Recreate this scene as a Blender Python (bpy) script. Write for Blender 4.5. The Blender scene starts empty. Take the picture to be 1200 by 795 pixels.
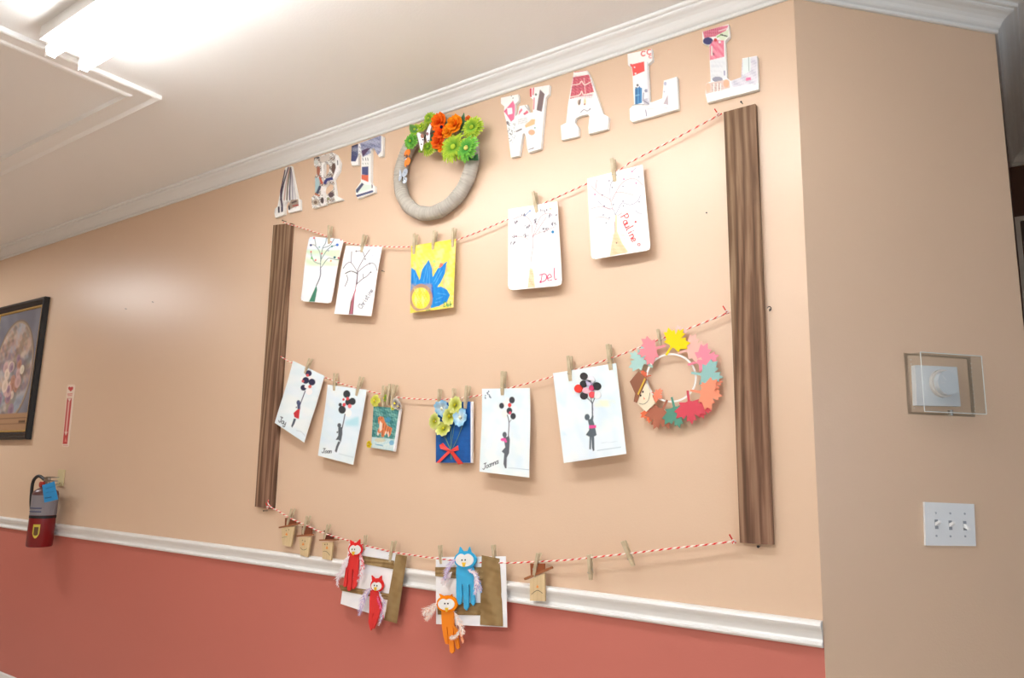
import bpy, bmesh, math, random
import numpy as np
from mathutils import Vector, Matrix
from mathutils.geometry import tessellate_polygon
random.seed(7); np.random.seed(7)
col = bpy.context.scene.collection
PI = math.pi

# ------------------------------------------------------------------ camera
F = 872.22; YAW, PITCH, ROLL = -0.61641, 0.17469, 0.02342
CAM = np.array([0.47121, -2.01131, 1.27537])
def rot(yaw, pitch, roll):
    cy, sy = math.cos(yaw), math.sin(yaw)
    f = np.array([sy*math.cos(pitch), cy*math.cos(pitch), math.sin(pitch)])
    r = np.array([cy, -sy, 0.]); u = np.cross(r, f)
    c, s = math.cos(roll), math.sin(roll)
    return np.array([c*r+s*u, -s*r+c*u, f])
RM = rot(YAW, PITCH, ROLL)
cd = bpy.data.cameras.new('camera'); cam = bpy.data.objects.new('camera', cd); col.objects.link(cam)
cd.sensor_width = 36; cd.lens = F*36/1200; cd.clip_start = .05; cd.clip_end = 100
mw = Matrix.Identity(4)
for i in range(3):
    mw[i][0] = RM[0][i]; mw[i][1] = RM[1][i]; mw[i][2] = -RM[2][i]; mw[i][3] = CAM[i]
cam.matrix_world = mw
bpy.context.scene.camera = cam
CH = math.radians(48); CL = 0.6865            # turn and length of the short angled wall
CU = np.array([math.cos(CH), math.sin(CH), 0]); CN = np.array([math.sin(CH), -math.cos(CH), 0])
ZC = 2.616; ZCEIL = 2.6835; ZR = 0.93
def ray(x, y):
    return RM.T @ np.array([(x-600)/F, -(y-397.5)/F, 1.0])
def W(x, y, d=0.0):                            # point of the long wall, d in front of it
    v = ray(x, y); t = (-d-CAM[1])/v[1]; return Vector(CAM+t*v)
def WC(x, y, d=0.0):                           # point of the angled wall
    v = ray(x, y); t = (d-CAM@CN)/(v@CN); return Vector(CAM+t*v)
def WZ(x, y, z):
    v = ray(x, y); t = (z-CAM[2])/v[2]; return Vector(CAM+t*v)

# ------------------------------------------------------------------ colour / materials
def lin(c):
    c = np.array(c[:3], float)/255.
    return tuple(np.where(c <= .04045, c/12.92, ((c+.055)/1.055)**2.4))
MATS = {}
def mat(name, color=None, rough=.6, metal=0, bump=0, bscale=200, attr=False, spec=.5, fn=None, noise=None, sheen=0, subs=0, alpha=1):
    if name in MATS: return MATS[name]
    m = bpy.data.materials.new(name); m.use_nodes = True
    nt = m.node_tree; b = nt.nodes['Principled BSDF']
    b.inputs['Roughness'].default_value = rough; b.inputs['Metallic'].default_value = metal
    b.inputs['Specular IOR Level'].default_value = spec
    if color is not None: b.inputs['Base Color'].default_value = (*lin(color), 1)
    if attr:
        a = nt.nodes.new('ShaderNodeAttribute'); a.attribute_name = 'Col'
        nt.links.new(a.outputs['Color'], b.inputs['Base Color'])
    if noise and color is not None:
        tc = nt.nodes.new('ShaderNodeTexCoord'); n = nt.nodes.new('ShaderNodeTexNoise'); n.inputs['Scale'].default_value = noise[0]
        n.inputs['Detail'].default_value = 4
        r = nt.nodes.new('ShaderNodeValToRGB'); r.color_ramp.elements[0].color = (*lin(color), 1); r.color_ramp.elements[1].color = (*lin(noise[1]), 1)
        r.color_ramp.elements[0].position = .35; r.color_ramp.elements[1].position = .65
        nt.links.new(tc.outputs['Object'], n.inputs['Vector']); nt.links.new(n.outputs['Fac'], r.inputs['Fac']); nt.links.new(r.outputs['Color'], b.inputs['Base Color'])
    if bump:
        tc = nt.nodes.new('ShaderNodeTexCoord'); n = nt.nodes.new('ShaderNodeTexNoise'); n.inputs['Scale'].default_value = bscale
        n.inputs['Detail'].default_value = 3
        bp = nt.nodes.new('ShaderNodeBump'); bp.inputs['Strength'].default_value = bump; bp.inputs['Distance'].default_value = .002
        nt.links.new(tc.outputs['Object'], n.inputs['Vector']); nt.links.new(n.outputs['Fac'], bp.inputs['Height']); nt.links.new(bp.outputs['Normal'], b.inputs['Normal'])
    if fn: fn(nt, b)
    MATS[name] = m; return m

TAN = mat('tan_wall_paint', (226, 196, 168), .33, bump=.16, bscale=170)
SALMON = mat('salmon_wall_paint', (200, 115, 102), .42, bump=.16, bscale=170)
CEILM = mat('ceiling_paint', (245, 244, 242), .7, bump=.25, bscale=120)
WHITE = mat('white_trim_paint', (240, 240, 238), .32)
HALL = mat('hall_paint', (104, 72, 58), .5, bump=.1)
FLOORM = mat('floor_vinyl', (200, 188, 174), .45, noise=(3, (214, 204, 190)))
PAPER = mat('painted_paper', rough=.75, attr=True, spec=.25)
PAINTED = mat('painted_craft', rough=.5, attr=True)
GLOSSY = mat('glossy_craft', rough=.25, attr=True)
FELT = mat('soft_craft', rough=.95, attr=True, spec=.1)
METAL = mat('steel_wire', (170, 168, 160), .3, 1)
BLACK = mat('black_rubber', (22, 22, 24), .45)

def wood_fn(nt, b):
    N = nt.nodes.new; L = nt.links.new
    tc = N('ShaderNodeTexCoord'); mp = N('ShaderNodeMapping'); mp.inputs['Scale'].default_value = (1, 1, .055)
    n = N('ShaderNodeTexNoise'); n.inputs['Scale'].default_value = 75; n.inputs['Detail'].default_value = 5; n.inputs['Distortion'].default_value = 1.1
    w = N('ShaderNodeTexWave'); w.inputs['Scale'].default_value = 11; w.inputs['Distortion'].default_value = 16; w.inputs['Detail'].default_value = 3
    w.inputs['Detail Scale'].default_value = 1.3
    n2 = N('ShaderNodeTexNoise'); n2.inputs['Scale'].default_value = 5; n2.inputs['Detail'].default_value = 3
    mx = N('ShaderNodeMix'); mx.data_type = 'FLOAT'; mx.inputs[0].default_value = .35
    r = N('ShaderNodeValToRGB'); e = r.color_ramp.elements
    e[0].position = .25; e[0].color = (*lin((104, 77, 60)), 1); e[1].position = .75; e[1].color = (*lin((172, 138, 112)), 1)
    k = r.color_ramp.elements.new(.5); k.color = (*lin((138, 104, 82)), 1)
    m2 = N('ShaderNodeMix'); m2.data_type = 'RGBA'; m2.blend_type = 'MULTIPLY'; m2.inputs[0].default_value = .35
    L(tc.outputs['Object'], mp.inputs['Vector']); L(mp.outputs['Vector'], n.inputs['Vector']); L(mp.outputs['Vector'], w.inputs['Vector']); L(mp.outputs['Vector'], n2.inputs['Vector'])
    L(n.outputs['Fac'], mx.inputs[2]); L(w.outputs['Fac'], mx.inputs[3]); L(mx.outputs[0], r.inputs['Fac'])
    L(r.outputs['Color'], m2.inputs[6]); L(n2.outputs['Color'], m2.inputs[7]); L(m2.outputs[2], b.inputs['Base Color'])
    bp = N('ShaderNodeBump'); bp.inputs['Strength'].default_value = .5; bp.inputs['Distance'].default_value = .0015
    L(mx.outputs[0], bp.inputs['Height']); L(bp.outputs['Normal'], b.inputs['Normal'])
WOOD = mat('rough_stained_wood', rough=.7, spec=.2, fn=wood_fn)
PINW = mat('pale_pin_wood', (208, 190, 158), .65, noise=(60, (188, 168, 136)))
def clear_fn(nt, b):
    N = nt.nodes.new
    t = N('ShaderNodeBsdfTransparent'); t.inputs['Color'].default_value = (.97, .98, .98, 1)
    g = N('ShaderNodeBsdfGlossy'); g.inputs['Roughness'].default_value = .12; mx = N('ShaderNodeMixShader'); fr = N('ShaderNodeLayerWeight'); fr.inputs['Blend'].default_value = .12
    ad = N('ShaderNodeMath'); ad.operation = 'MULTIPLY_ADD'; ad.inputs[1].default_value = .2; ad.inputs[2].default_value = .04
    nt.links.new(fr.outputs['Facing'], ad.inputs[0]); nt.links.new(ad.outputs[0], mx.inputs[0])
    nt.links.new(t.outputs[0], mx.inputs[1]); nt.links.new(g.outputs[0], mx.inputs[2])
    nt.links.new(mx.outputs[0], nt.nodes['Material Output'].inputs['Surface'])
CLEAR = mat('clear_plastic', fn=clear_fn)

# ------------------------------------------------------------------ tags
def tag(o, label=None, cat=None, group=None, kind=None):
    if label: o['label'] = label
    if cat: o['category'] = cat
    if group: o['group'] = group
    if kind: o['kind'] = kind
    return o
def empty(name, loc, label, cat, group=None):
    o = bpy.data.objects.new(name, None); col.objects.link(o); o.empty_display_size = .03
    o.location = loc; return tag(o, label, cat, group)

# ------------------------------------------------------------------ mesh builder (world coordinates, vertex colours)
class MB:
    def __init__(s): s.v = []; s.f = []; s.c = []
    def add(s, vs, fs, c):
        b = len(s.v); s.v += [tuple(p) for p in vs]; s.f += [tuple(i+b for i in f) for f in fs]
        if isinstance(c, list): s.c += c
        else: s.c += [lin(c)]*len(vs)
    def prism(s, front, back, c, cs=None, holes=()):      # front/back: matching rings of 3D points; holes: [(front,back)]
        cs = cs or c
        loops = [front]+[h[0] for h in holes]; flat = [p for l in loops for p in l]
        tr = tessellate_polygon([[Vector(p) for p in l] for l in loops])
        s.add(flat, tr, c)
        flat2 = [p for l in [back]+[h[1] for h in holes] for p in l]; s.add(flat2, [t[::-1] for t in tr], cs)
        for fr, bk in [(front, back)]+list(holes):
            n = len(fr)
            for i in range(n):
                j = (i+1) % n; s.add([fr[i], fr[j], bk[j], bk[i]], [(0, 1, 2, 3)], cs)
        return s
    def pp(s, px, d0, d1, c, cs=None, holes=(), w=None):   # prism from photo points: back face at d0, front face at d1 from the wall
        w = w or W
        def two(ring):
            f = [w(x, y, d1) for x, y in ring]
            nrm = Vector((0, 1, 0)) if w is W else Vector(-CN)
            return f, [p+nrm*(d1-d0) for p in f]
        f, b = two(px)
        return s.prism(f, b, c, cs, [two(h) for h in holes])
    def box(s, a, b, c=(255, 255, 255)):
        x0, y0, z0 = a; x1, y1, z1 = b
        f = [(x0, y0, z0), (x1, y0, z0), (x1, y0, z1), (x0, y0, z1)]; g = [(x, y1, z) for x, _, z in f]
        return s.prism(f, g, c)
    def tube(s, pts, r, c, n=8, cap=True, cfun=None):
        pts = [Vector(p) for p in pts]; vs = []; cs = []; m = len(pts); up = Vector((.13, .31, .94)).normalized(); L = 0
        for i, p in enumerate(pts):
            t = (pts[min(i+1, m-1)]-pts[max(i-1, 0)]).normalized()
            if i: L += (p-pts[i-1]).length
            u = t.cross(up)
            if u.length < .05: u = t.cross(Vector((1, 0, 0)))
            u.normalize(); w = t.cross(u); rr = r(i/(m-1)) if callable(r) else r
            for k in range(n):
                a = 2*PI*k/n; vs.append(p+(u*math.cos(a)+w*math.sin(a))*rr)
                cs.append(lin(cfun(L, a)) if cfun else lin(c))
        fs = [(i*n+k, i*n+(k+1) % n, (i+1)*n+(k+1) % n, (i+1)*n+k) for i in range(m-1) for k in range(n)]
        if cap: fs += [tuple(range(n))[::-1], tuple((m-1)*n+k for k in range(n))]
        s.add(vs, fs, cs); return s
    def ball(s, p, r, c, n=10, sy=1, sx=1, sz=1):
        vs = []; p = Vector(p)
        for i in range(n+1):
            th = PI*i/n
            for k in range(n*2):
                a = PI*k/n; vs.append(p+Vector((sx*r*math.sin(th)*math.cos(a), sy*r*math.sin(th)*math.sin(a), sz*r*math.cos(th))))
        m = n*2
        fs = [(i*m+k, (i+1)*m+k, (i+1)*m+(k+1) % m, i*m+(k+1) % m) for i in range(n) for k in range(m)]
        s.add(vs, fs, c); return s
    def lathe(s, base, prof, c, n=28, cols=None):
        base = Vector(base); vs = []; cs = []
        for j, (r, z) in enumerate(prof):
            for k in range(n):
                a = 2*PI*k/n; vs.append(base+Vector((r*math.cos(a), r*math.sin(a), z))); cs.append(lin(cols[j] if cols else c))
        fs = [(j*n+k, j*n+(k+1) % n, (j+1)*n+(k+1) % n, (j+1)*n+k) for j in range(len(prof)-1) for k in range(n)]
        s.add(vs, fs, cs); return s
    def build(s, name, m, parent=None, smooth=False, bevel=0, solid=0):
        me = bpy.data.meshes.new(name); me.from_pydata(s.v, [], s.f)
        ca = me.color_attributes.new('Col', 'FLOAT_COLOR', 'POINT')
        ca.data.foreach_set('color', np.array([(*c, 1) for c in s.c], dtype=np.float32).ravel())
        me.materials.append(m)
        if parent is not None:
            me.transform(Matrix.Translation(-Vector(parent_loc(parent))))
        bm = bmesh.new(); bm.from_mesh(me); bmesh.ops.remove_doubles(bm, verts=bm.verts, dist=1e-6) if smooth else None
        bmesh.ops.recalc_face_normals(bm, faces=bm.faces); bm.to_mesh(me); bm.free()
        if smooth:
            for p in me.polygons: p.use_smooth = True
        o = bpy.data.objects.new(name, me); col.objects.link(o)
        if parent is not None: o.parent = parent
        if bevel:
            b = o.modifiers.new('b', 'BEVEL'); b.width = bevel; b.segments = 2
        if solid:
            b = o.modifiers.new('s', 'SOLIDIFY'); b.thickness = solid; b.offset = 1
        return o
def parent_loc(p):
    l = Vector(p.location)
    while p.parent: p = p.parent; l += Vector(p.location)
    return l
def centre(o):                                   # move a mesh's origin to its middle
    me = o.data; n = len(me.vertices); a = np.empty(n*3); me.vertices.foreach_get('co', a); a = a.reshape(-1, 3)
    c = Vector((a.max(0)+a.min(0))/2); me.transform(Matrix.Translation(-c)); o.location = o.location+c; return o

# ------------------------------------------------------------------ painter: colours per vertex in drawing coordinates
class Paint:
    def __init__(s, P, org, cell=.6, base=(255, 255, 255)):
        s.P = P; s.o = org; s.cell = cell; s.C = np.tile(np.array(lin(base)), (len(P), 1))
    def q(s, pts):
        x0, y0, k = s.o; a = np.array(pts, float); return np.stack([x0+a[..., 0]/k, y0+a[..., 1]/k], -1)
    def mixa(s, al, c): al = np.clip(al, 0, 1)[:, None]; s.C = s.C*(1-al)+np.array(lin(c))*al; return s
    def line(s, pts, w, c, a=1):
        p = s.q(pts); D = np.full(len(s.P), 1e9)
        if len(p) > 2:
            o = []; n = len(p)
            for i in range(n-1):
                a0, a1, a2, a3 = p[max(i-1, 0)], p[i], p[i+1], p[min(i+2, n-1)]
                for t in (0, .25, .5, .75): o.append(.5*((2*a1)+(a2-a0)*t+(2*a0-5*a1+4*a2-a3)*t*t+(3*a1-a0-3*a2+a3)*t**3))
            p = np.array(o+[p[-1]])
        for i in range(len(p)-1):
            A, B = p[i], p[i+1]; e = B-A; t = np.clip(((s.P-A)@e)/max(e@e, 1e-9), 0, 1)
            D = np.minimum(D, np.hypot(*(s.P-(A+t[:, None]*e)).T))
        return s.mixa(a*np.clip(.5-(D-w/2)/s.cell, 0, 1), c)
    def dot(s, x, y, r, c, a=1, ry=None):        # r in drawing units
        k = s.o[2]; p = s.q([(x, y)])[0]; ry = ry or r; d = s.P-p; D = np.hypot(d[:, 0]/(r/k), d[:, 1]/(ry/k))
        return s.mixa(a*np.clip(.5-(D-1)*(r/k)/s.cell, 0, 1), c)
    def poly(s, pts, c, a=1):
        p = s.q(pts); n = len(p); ins = np.zeros(len(s.P), bool); D = np.full(len(s.P), 1e9)
        X, Y = s.P.T
        for i in range(n):
            A, B = p[i], p[(i+1) % n]
            if A[1] != B[1]:
                cr = ((A[1] > Y) != (B[1] > Y)) & (X < (B[0]-A[0])*(Y-A[1])/(B[1]-A[1])+A[0]); ins ^= cr
            e = B-A; t = np.clip(((s.P-A)@e)/max(e@e, 1e-9), 0, 1); D = np.minimum(D, np.hypot(*(s.P-(A+t[:, None]*e)).T))
        sd = np.where(ins, -D, D); return s.mixa(a*np.clip(.5-sd/s.cell, 0, 1), c)
    def wash(s, c, a=.3, f=.35, seed=1, box=None):
        r = np.random.RandomState(seed); v = np.zeros(len(s.P))
        for i in range(6):
            k = r.normal(size=2)*f*(1+i*.5); v += np.sin(s.P@k+r.uniform(0, 6))/(1+i*.35)
        v = np.clip(v/2+.3, 0, 1)
        if box:
            b = s.q([(box[0], box[1]), (box[2], box[3])]); m = 3
            for ax in (0, 1): v = v*np.clip((s.P[:, ax]-b[0, ax])/m, 0, 1)*np.clip((b[1, ax]-s.P[:, ax])/m, 0, 1)
        return s.mixa(v*a, c)
    def write(s, txt, org, dr, up, size, w, c, adv=.62, a=1):
        dr = np.array(dr, float)/np.hypot(*dr); up = np.array(up, float)/np.hypot(*up); x = 0
        for ch in txt:
            for st in FONT.get(ch, []):
                s.line([tuple(np.array(org)+dr*(x+px*size)+up*(py*size)) for px, py in st], w, c, a)
            x += size*(adv if not ch.isupper() else adv*1.35)
        return s
o_ = [(.45, .25), (.35, .48), (.15, .48), (.03, .25), (.15, .02), (.35, .02), (.45, .25)]
FONT = {'a': [o_, [(.45, .5), (.45, .05), (.55, 0)]], 'o': [o_], 'e': [[(.05, .25), (.42, .28), (.35, .48), (.12, .48), (.03, .22), (.15, 0), (.42, .08)]],
        'n': [[(.05, .5), (.05, 0)], [(.05, .35), (.25, .5), (.4, .4), (.42, 0)]], 'r': [[(.05, .5), (.05, 0)], [(.05, .3), (.2, .48), (.4, .45)]],
        'i': [[(.2, .5), (.2, 0)], [(.2, .72), (.21, .75)]], 'l': [[(.15, 1), (.15, .1), (.3, 0)]], 'h': [[(.05, 1), (.05, 0)], [(.05, .35), (.25, .5), (.42, .35), (.42, 0)]],
        's': [[(.4, .45), (.15, .48), (.1, .3), (.38, .2), (.35, .02), (.05, .03)]], 't': [[(.2, .85), (.2, .05), (.35, 0)], [(.02, .55), (.4, .57)]],
        'u': [[(.05, .5), (.06, .1), (.25, 0), (.42, .12), (.42, .5), (.45, 0)]], 'y': [[(.05, .5), (.1, .12), (.38, .1)], [(.42, .5), (.4, -.3), (.15, -.4), (.1, -.2)]],
        'C': [[(.6, .85), (.35, 1), (.08, .75), (.05, .3), (.3, 0), (.62, .12)]], 'J': [[(.15, 1), (.6, 1)], [(.42, 1), (.4, .15), (.2, 0), (.02, .2)]],
        'D': [[(.1, 1), (.1, 0)], [(0, 1), (.4, .95), (.6, .55), (.42, .08), (0, 0)]], 'P': [[(.1, 1), (.1, 0)], [(.05, .95), (.45, 1), (.55, .75), (.4, .52), (.1, .5)]],
        '.': [[(.1, .02), (.13, .04)]]}

# ------------------------------------------------------------------ flat sheets (paper, card, canvas board)
def sheet(name, quad, org, paint, depth, m=PAPER, parent=None, base=(250, 250, 250), rnd=0, thick=.0005, res=1.25, back=None, edge=(245, 245, 243), bow=0):
    """quad: TL,TR,BR,BL photo points.  depth(u,v): distance from the wall.  paint(P) colours the front."""
    q = np.array(quad, float)
    wpx = (np.hypot(*(q[1]-q[0]))+np.hypot(*(q[2]-q[3])))/2; hpx = (np.hypot(*(q[3]-q[0]))+np.hypot(*(q[2]-q[1])))/2
    nu = int(wpx*res*1.4)+2; nv = int(hpx*res)+2
    uu, vv = np.meshgrid(np.linspace(0, 1, nu), np.linspace(0, 1, nv)); u = uu.ravel(); v = vv.ravel()
    P = (q[0]*((1-u)*(1-v))[:, None]+q[1]*(u*(1-v))[:, None]+q[2]*(u*v)[:, None]+q[3]*((1-u)*v)[:, None])
    if bow: P = P+np.stack([bow*np.sin(v*PI*1.6), 0*v], -1)
    pt = Paint(P, org, .55, base); paint(pt)
    keep = np.ones(len(u), bool)
    if rnd:
        for cu in (0, 1):
            for cv in ((0, 1) if rnd > 0 else (1,)):
                dx = np.abs(u-cu)*wpx; dy = np.abs(v-cv)*hpx; R = abs(rnd)
                keep &= ~((dx < R) & (dy < R) & (np.hypot(R-dx, R-dy) > R))
    d = np.array([depth(a, b) for a, b in zip(u, v)])
    V = [W(P[i, 0], P[i, 1], d[i]) for i in range(len(u))]
    idx = -np.ones(len(u), int); vs = []; cs = []
    for i in range(len(u)):
        if keep[i]: idx[i] = len(vs); vs.append(V[i]); cs.append(tuple(pt.C[i]))
    fs = []
    for j in range(nv-1):
        for i in range(nu-1):
            f = [idx[j*nu+i], idx[j*nu+i+1], idx[(j+1)*nu+i+1], idx[(j+1)*nu+i]]
            f = [k for k in f if k >= 0]
            if len(f) >= 3: fs.append(tuple(int(k) for k in f[::-1]))
    mb = MB(); n = len(vs)
    mb.add(vs, fs, cs)
    cnt = {}
    for f in fs:
        for a, b in zip(f, f[1:]+f[:1]): cnt[(a, b)] = 1
    rim = [(a, b) for (a, b) in cnt if (b, a) not in cnt]
    bk = [p+Vector((0, thick, 0)) for p in vs]; ec = lin(back or edge)
    mb.add(bk, [f[::-1] for f in fs], [ec]*n)
    for a, b in rim: mb.add([vs[a], vs[b], bk[b], bk[a]], [(0, 3, 2, 1)], edge)
    me_o = mb.build(name, m, parent)
    return me_o

# ------------------------------------------------------------------ ROOM
def struct(o): o['kind'] = 'structure'; return o
mb = MB(); mb.box((-9, 0, ZR-.035), (0, .12, ZCEIL)); wl = mb.build('wall_back', TAN); struct(wl)
mb = MB(); mb.box((-9, 0.0004, 0), (0, .1196, ZR-.034)); struct(mb.build('wall_back_lower', SALMON))
E0 = Vector((0, 0, 0)); E1 = Vector(CU*CL)
def slab(a, b, th, z0, z1):
    a = Vector(a); b = Vector(b); t = (b-a).normalized(); n = Vector((-t.y, t.x, 0))*th
    m_ = MB(); fr = [a+Vector((0, 0, z0)), b+Vector((0, 0, z0)), b+Vector((0, 0, z1)), a+Vector((0, 0, z1))]
    return m_.prism(fr, [p+n for p in fr], (255, 255, 255))
struct(slab(E0, E1, .1, 0, ZCEIL).build('wall_angled', TAN))
E2 = Vector((E1.x, 1.7, 0))
struct(slab(E1, E2, .1, 0, ZCEIL).build('wall_hall', HALL))
struct(slab((E1.x, 1.7, 0), (1.5, 1.7, 0), .1, 0, ZCEIL).build('wall_hall_end', HALL))
struct(slab((1.4, 1.7, 0), (1.4, .2, 0), .1, 0, ZCEIL).build('wall_hall_light_block', HALL))  # unseen hall side, added close in to keep the hall dark
struct(slab((1.4, .2, 0), (6, .2, 0), .1, 0, ZCEIL).build('wall_back_light_block', TAN))  # unseen wall, added to block room light from the hall
mb = MB(); mb.box((-9, -5.2, -.05), (6, 4.8, 0)); struct(mb.build('floor', FLOORM))
mb = MB(); mb.box((-9, -5.2, ZCEIL), (6, 4.8, ZCEIL+.08)); struct(mb.build('ceiling', CEILM))
mb = MB(); mb.box((-9.1, -5.2, 0), (-9, .1, ZCEIL)); struct(mb.build('wall_left', TAN))
mb = MB(); mb.box((-9, -5.3, 0), (6, -5.2, ZCEIL)); struct(mb.build('wall_front', TAN))
for i, (a, b) in enumerate((((6, -5.2, 0), (6.1, .7, .8)), ((6, -5.2, 2.2), (6.1, .7, ZCEIL)), ((6, -5.2, .8), (6.1, -4.2, 2.2)), ((6, -1.2, .8), (6.1, .7, 2.2)))):
    mb = MB(); mb.box(a, b); struct(mb.build('wall_right' if i == 0 else 'wall_right_%d' % (i+1), TAN))
mb = MB()
for a, b in (((5.97, -4.26, .74), (6.03, -1.14, .8)), ((5.97, -4.26, 2.2), (6.03, -1.14, 2.26)), ((5.97, -4.26, .8), (6.03, -4.2, 2.2)), ((5.97, -1.2, .8), (6.03, -1.14, 2.2)), ((6.0, -2.73, .8), (6.05, -2.67, 2.2))): mb.box(a, b)
struct(mb.build('window_1', WHITE))

def sweep(path, prof, name, m, caps=True):
    """prof: (offset from wall into the room, z); path: plan points, room on the right-hand side"""
    n = len(path); mb = MB(); rings = []
    for i, p in enumerate(path):
        p = Vector((*p, 0)); nn = []
        for a, b in ((i-1, i), (i, i+1)):
            if 0 <= a and b < n:
                t = (Vector((*path[b], 0))-Vector((*path[a], 0))).normalized(); nn.append(Vector((t.y, -t.x, 0)))
        if len(nn) == 2:
            k = (nn[0]+nn[1]); k = k/(k.length**2)*2
        else: k = nn[0]
        rings.append([p+k*o+Vector((0, 0, z)) for o, z in prof])
    m_ = len(prof)
    for i in range(n-1):
        for j in range(m_):
            k = (j+1) % m_; mb.add([rings[i][j], rings[i+1][j], rings[i+1][k], rings[i][k]], [(0, 1, 2, 3)], (255, 255, 255))
    if caps:
        for r in (rings[0], rings[-1]): mb.add(r, [tuple(t) for t in tessellate_polygon([r])], (255, 255, 255))
    return mb.build(name, m)
K = ZCEIL-ZC
crown = [(0.0005, 0), (.007, 0), (.0095, .003), (.0095, .009), (.006, .012), (.013, .015), (.017, .02), (.021, .028), (.028, .037), (.038, .044), (.048, .048), (.053, .052), (.053, .056), (.061, .057), (.064, .060), (.064, K), (0.0005, K)]
crown = [(o, ZC+z-.0003) for o, z in crown]
struct(sweep([(-9, 0), (0, 0), (E1.x, E1.y), (E1.x, 1.7), (1.4, 1.7)], crown, 'trim_1', WHITE))
rail = [(.0005, 0), (.008, 0), (.014, .003), (.0165, .008), (.0155, .013), (.010, .016), (.008, .022), (.009, .036), (.012, .044), (.018, .049), (.023, .055), (.025, .061), (.023, .067), (.017, .071), (.008, .0725), (.0005, .0725)]
rail = [(o, ZR-.063+z*.87) for o, z in rail]
struct(sweep([(-9, 0), (-.001, 0)], rail, 'trim_2', WHITE))
bb = [(.0008, 0), (.013, 0), (.013, .07), (.009, .085), (.0008, .09)]
struct(sweep([(-9, 0), (0, 0), (E1.x, E1.y), (E1.x, 1.7)], bb, 'baseboard_back', WHITE))
# hatch casing on the ceiling
cas = WZ(190, 112.5, ZCEIL)
def casing(path, name):
    prof = [(0, ZCEIL-.0002), (0, ZCEIL-.016), (.006, ZCEIL-.019), (.014, ZCEIL-.014), (.022, ZCEIL-.010), (.074, ZCEIL-.010), (.080, ZCEIL-.016), (.090, ZCEIL-.018), (.094, ZCEIL-.0002)]
    return sweep(path, prof, name, CEILM)
struct(casing([(cas.x, -4.2), (cas.x, cas.y), (-6.6, cas.y)][::-1], 'trim_3')) if False else struct(casing([(-6.6, cas.y), (cas.x, cas.y), (cas.x, -4.2)], 'trim_3'))
# hall door frame seen past the corner
dx = WZ(1190, 195, ZC).x; vv_ = ray(1189, 256); dz = float(CAM[2]+vv_[2]*(1.7-CAM[1])/vv_[1]); dxl = float(CAM[0]+vv_[0]*(1.7-CAM[1])/vv_[1])
mb = MB(); mb.box((dxl, 1.68, 0), (dxl+.018, 1.6995, dz)); mb.box((dxl+.018, 1.68, dz-.02), (dxl+.9, 1.6995, dz-.0)); struct(mb.build('trim_4', WHITE))
mb = MB(); mb.box((dxl+.02, 1.685, 0), (dxl+.89, 1.6995, dz-.02)); struct(mb.build('door_1', mat('dark_door', (92, 70, 66), .4)))

# ------------------------------------------------------------------ fluorescent fixture
fx0 = -2.115; fx1 = fx0+2.44; fy = -1.005; 
fx = empty('ceiling_light', (fx0+1.22, fy, ZCEIL), 'white two-tube fluorescent strip light on the ceiling', 'ceiling light')
mb = MB(); z = ZCEIL
sec = [(-.086, z-.0005), (-.086, z-.047), (.086, z-.047), (.086, z-.0005)]
f = [Vector((fx0, fy+a, b)) for a, b in sec]; mb.prism(f, [p+Vector((2.44, 0, 0)) for p in f], (255, 255, 255))
mb.build('housing', WHITE, fx, bevel=.002)
TUBE = bpy.data.materials.new('glowing_tube'); TUBE.use_nodes = True
b = TUBE.node_tree.nodes['Principled BSDF']; b.inputs['Base Color'].default_value = (1, 1, 1, 1); b.inputs['Emission Color'].default_value = (.95, .98, 1, 1); b.inputs['Emission Strength'].default_value = 12.5
for sy in (-1, 1):
    mb = MB(); y = fy+sy*.052; mb.tube([(fx0+.022, y, z-.078), (fx0+2.418, y, z-.078)], .019, (255, 255, 255), 20); mb.build('tube', TUBE, fx, smooth=False)
    for e, xx in ((0, fx0+.004), (1, fx0+2.436-.018)):
        mb = MB(); mb.box((xx, y-.012, z-.100), (xx+.018, y+.012, z-.0475)); mb.build('lamp_holder', WHITE, fx, bevel=.003)
# lamps out of the frame: the fixture behind the left wall glare, then added fill
def area(name, loc, sx, sy, power, color, rx=0, ry=0):
    l = bpy.data.lights.new(name, 'AREA'); l.shape = 'RECTANGLE'; l.size = sx; l.size_y = sy; l.energy = power; l.color = color
    o = bpy.data.objects.new(name, l); col.objects.link(o); o.location = loc; o.rotation_euler = (rx, ry, 0); return o
area('unseen_ceiling_lamp', (-5.4, -1.1, ZCEIL-.06), 1.2, .16, 15, (.95, .98, 1))
area('unseen_ceiling_lamp', (-1.0, -3.3, ZCEIL-.06), 1.2, .16, 36, (.95, .98, 1))  # unseen fill lamp, added to lift the lower wall and the ceiling
area('window_daylight', (6.15, -2.7, 1.5), 1.35, 2.9, 36, (.55, .78, 1), 0, PI/2)
w = bpy.data.worlds.new('world'); bpy.context.scene.world = w; w.use_nodes = True
w.node_tree.nodes['Background'].inputs[0].default_value = (.6, .78, 1, 1); w.node_tree.nodes['Background'].inputs[1].default_value = 1.0

# ------------------------------------------------------------------ weathered boards
def board(px, label):
    mb = MB(); mb.pp(px, .0006, .019, (255, 255, 255)); o = mb.build('wooden_board', WOOD, bevel=.0015); return tag(centre(o), label, 'board', 'upright boards of the display')
board([(320.3, 264), (341, 261.5), (318.2, 597), (298.6, 594)], 'dark stained rough wood board, left upright of the display')
board([(848, 131.5), (885, 121.5), (905.3, 639), (867, 636.5)], 'dark stained rough wood board, right upright of the display')

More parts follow.
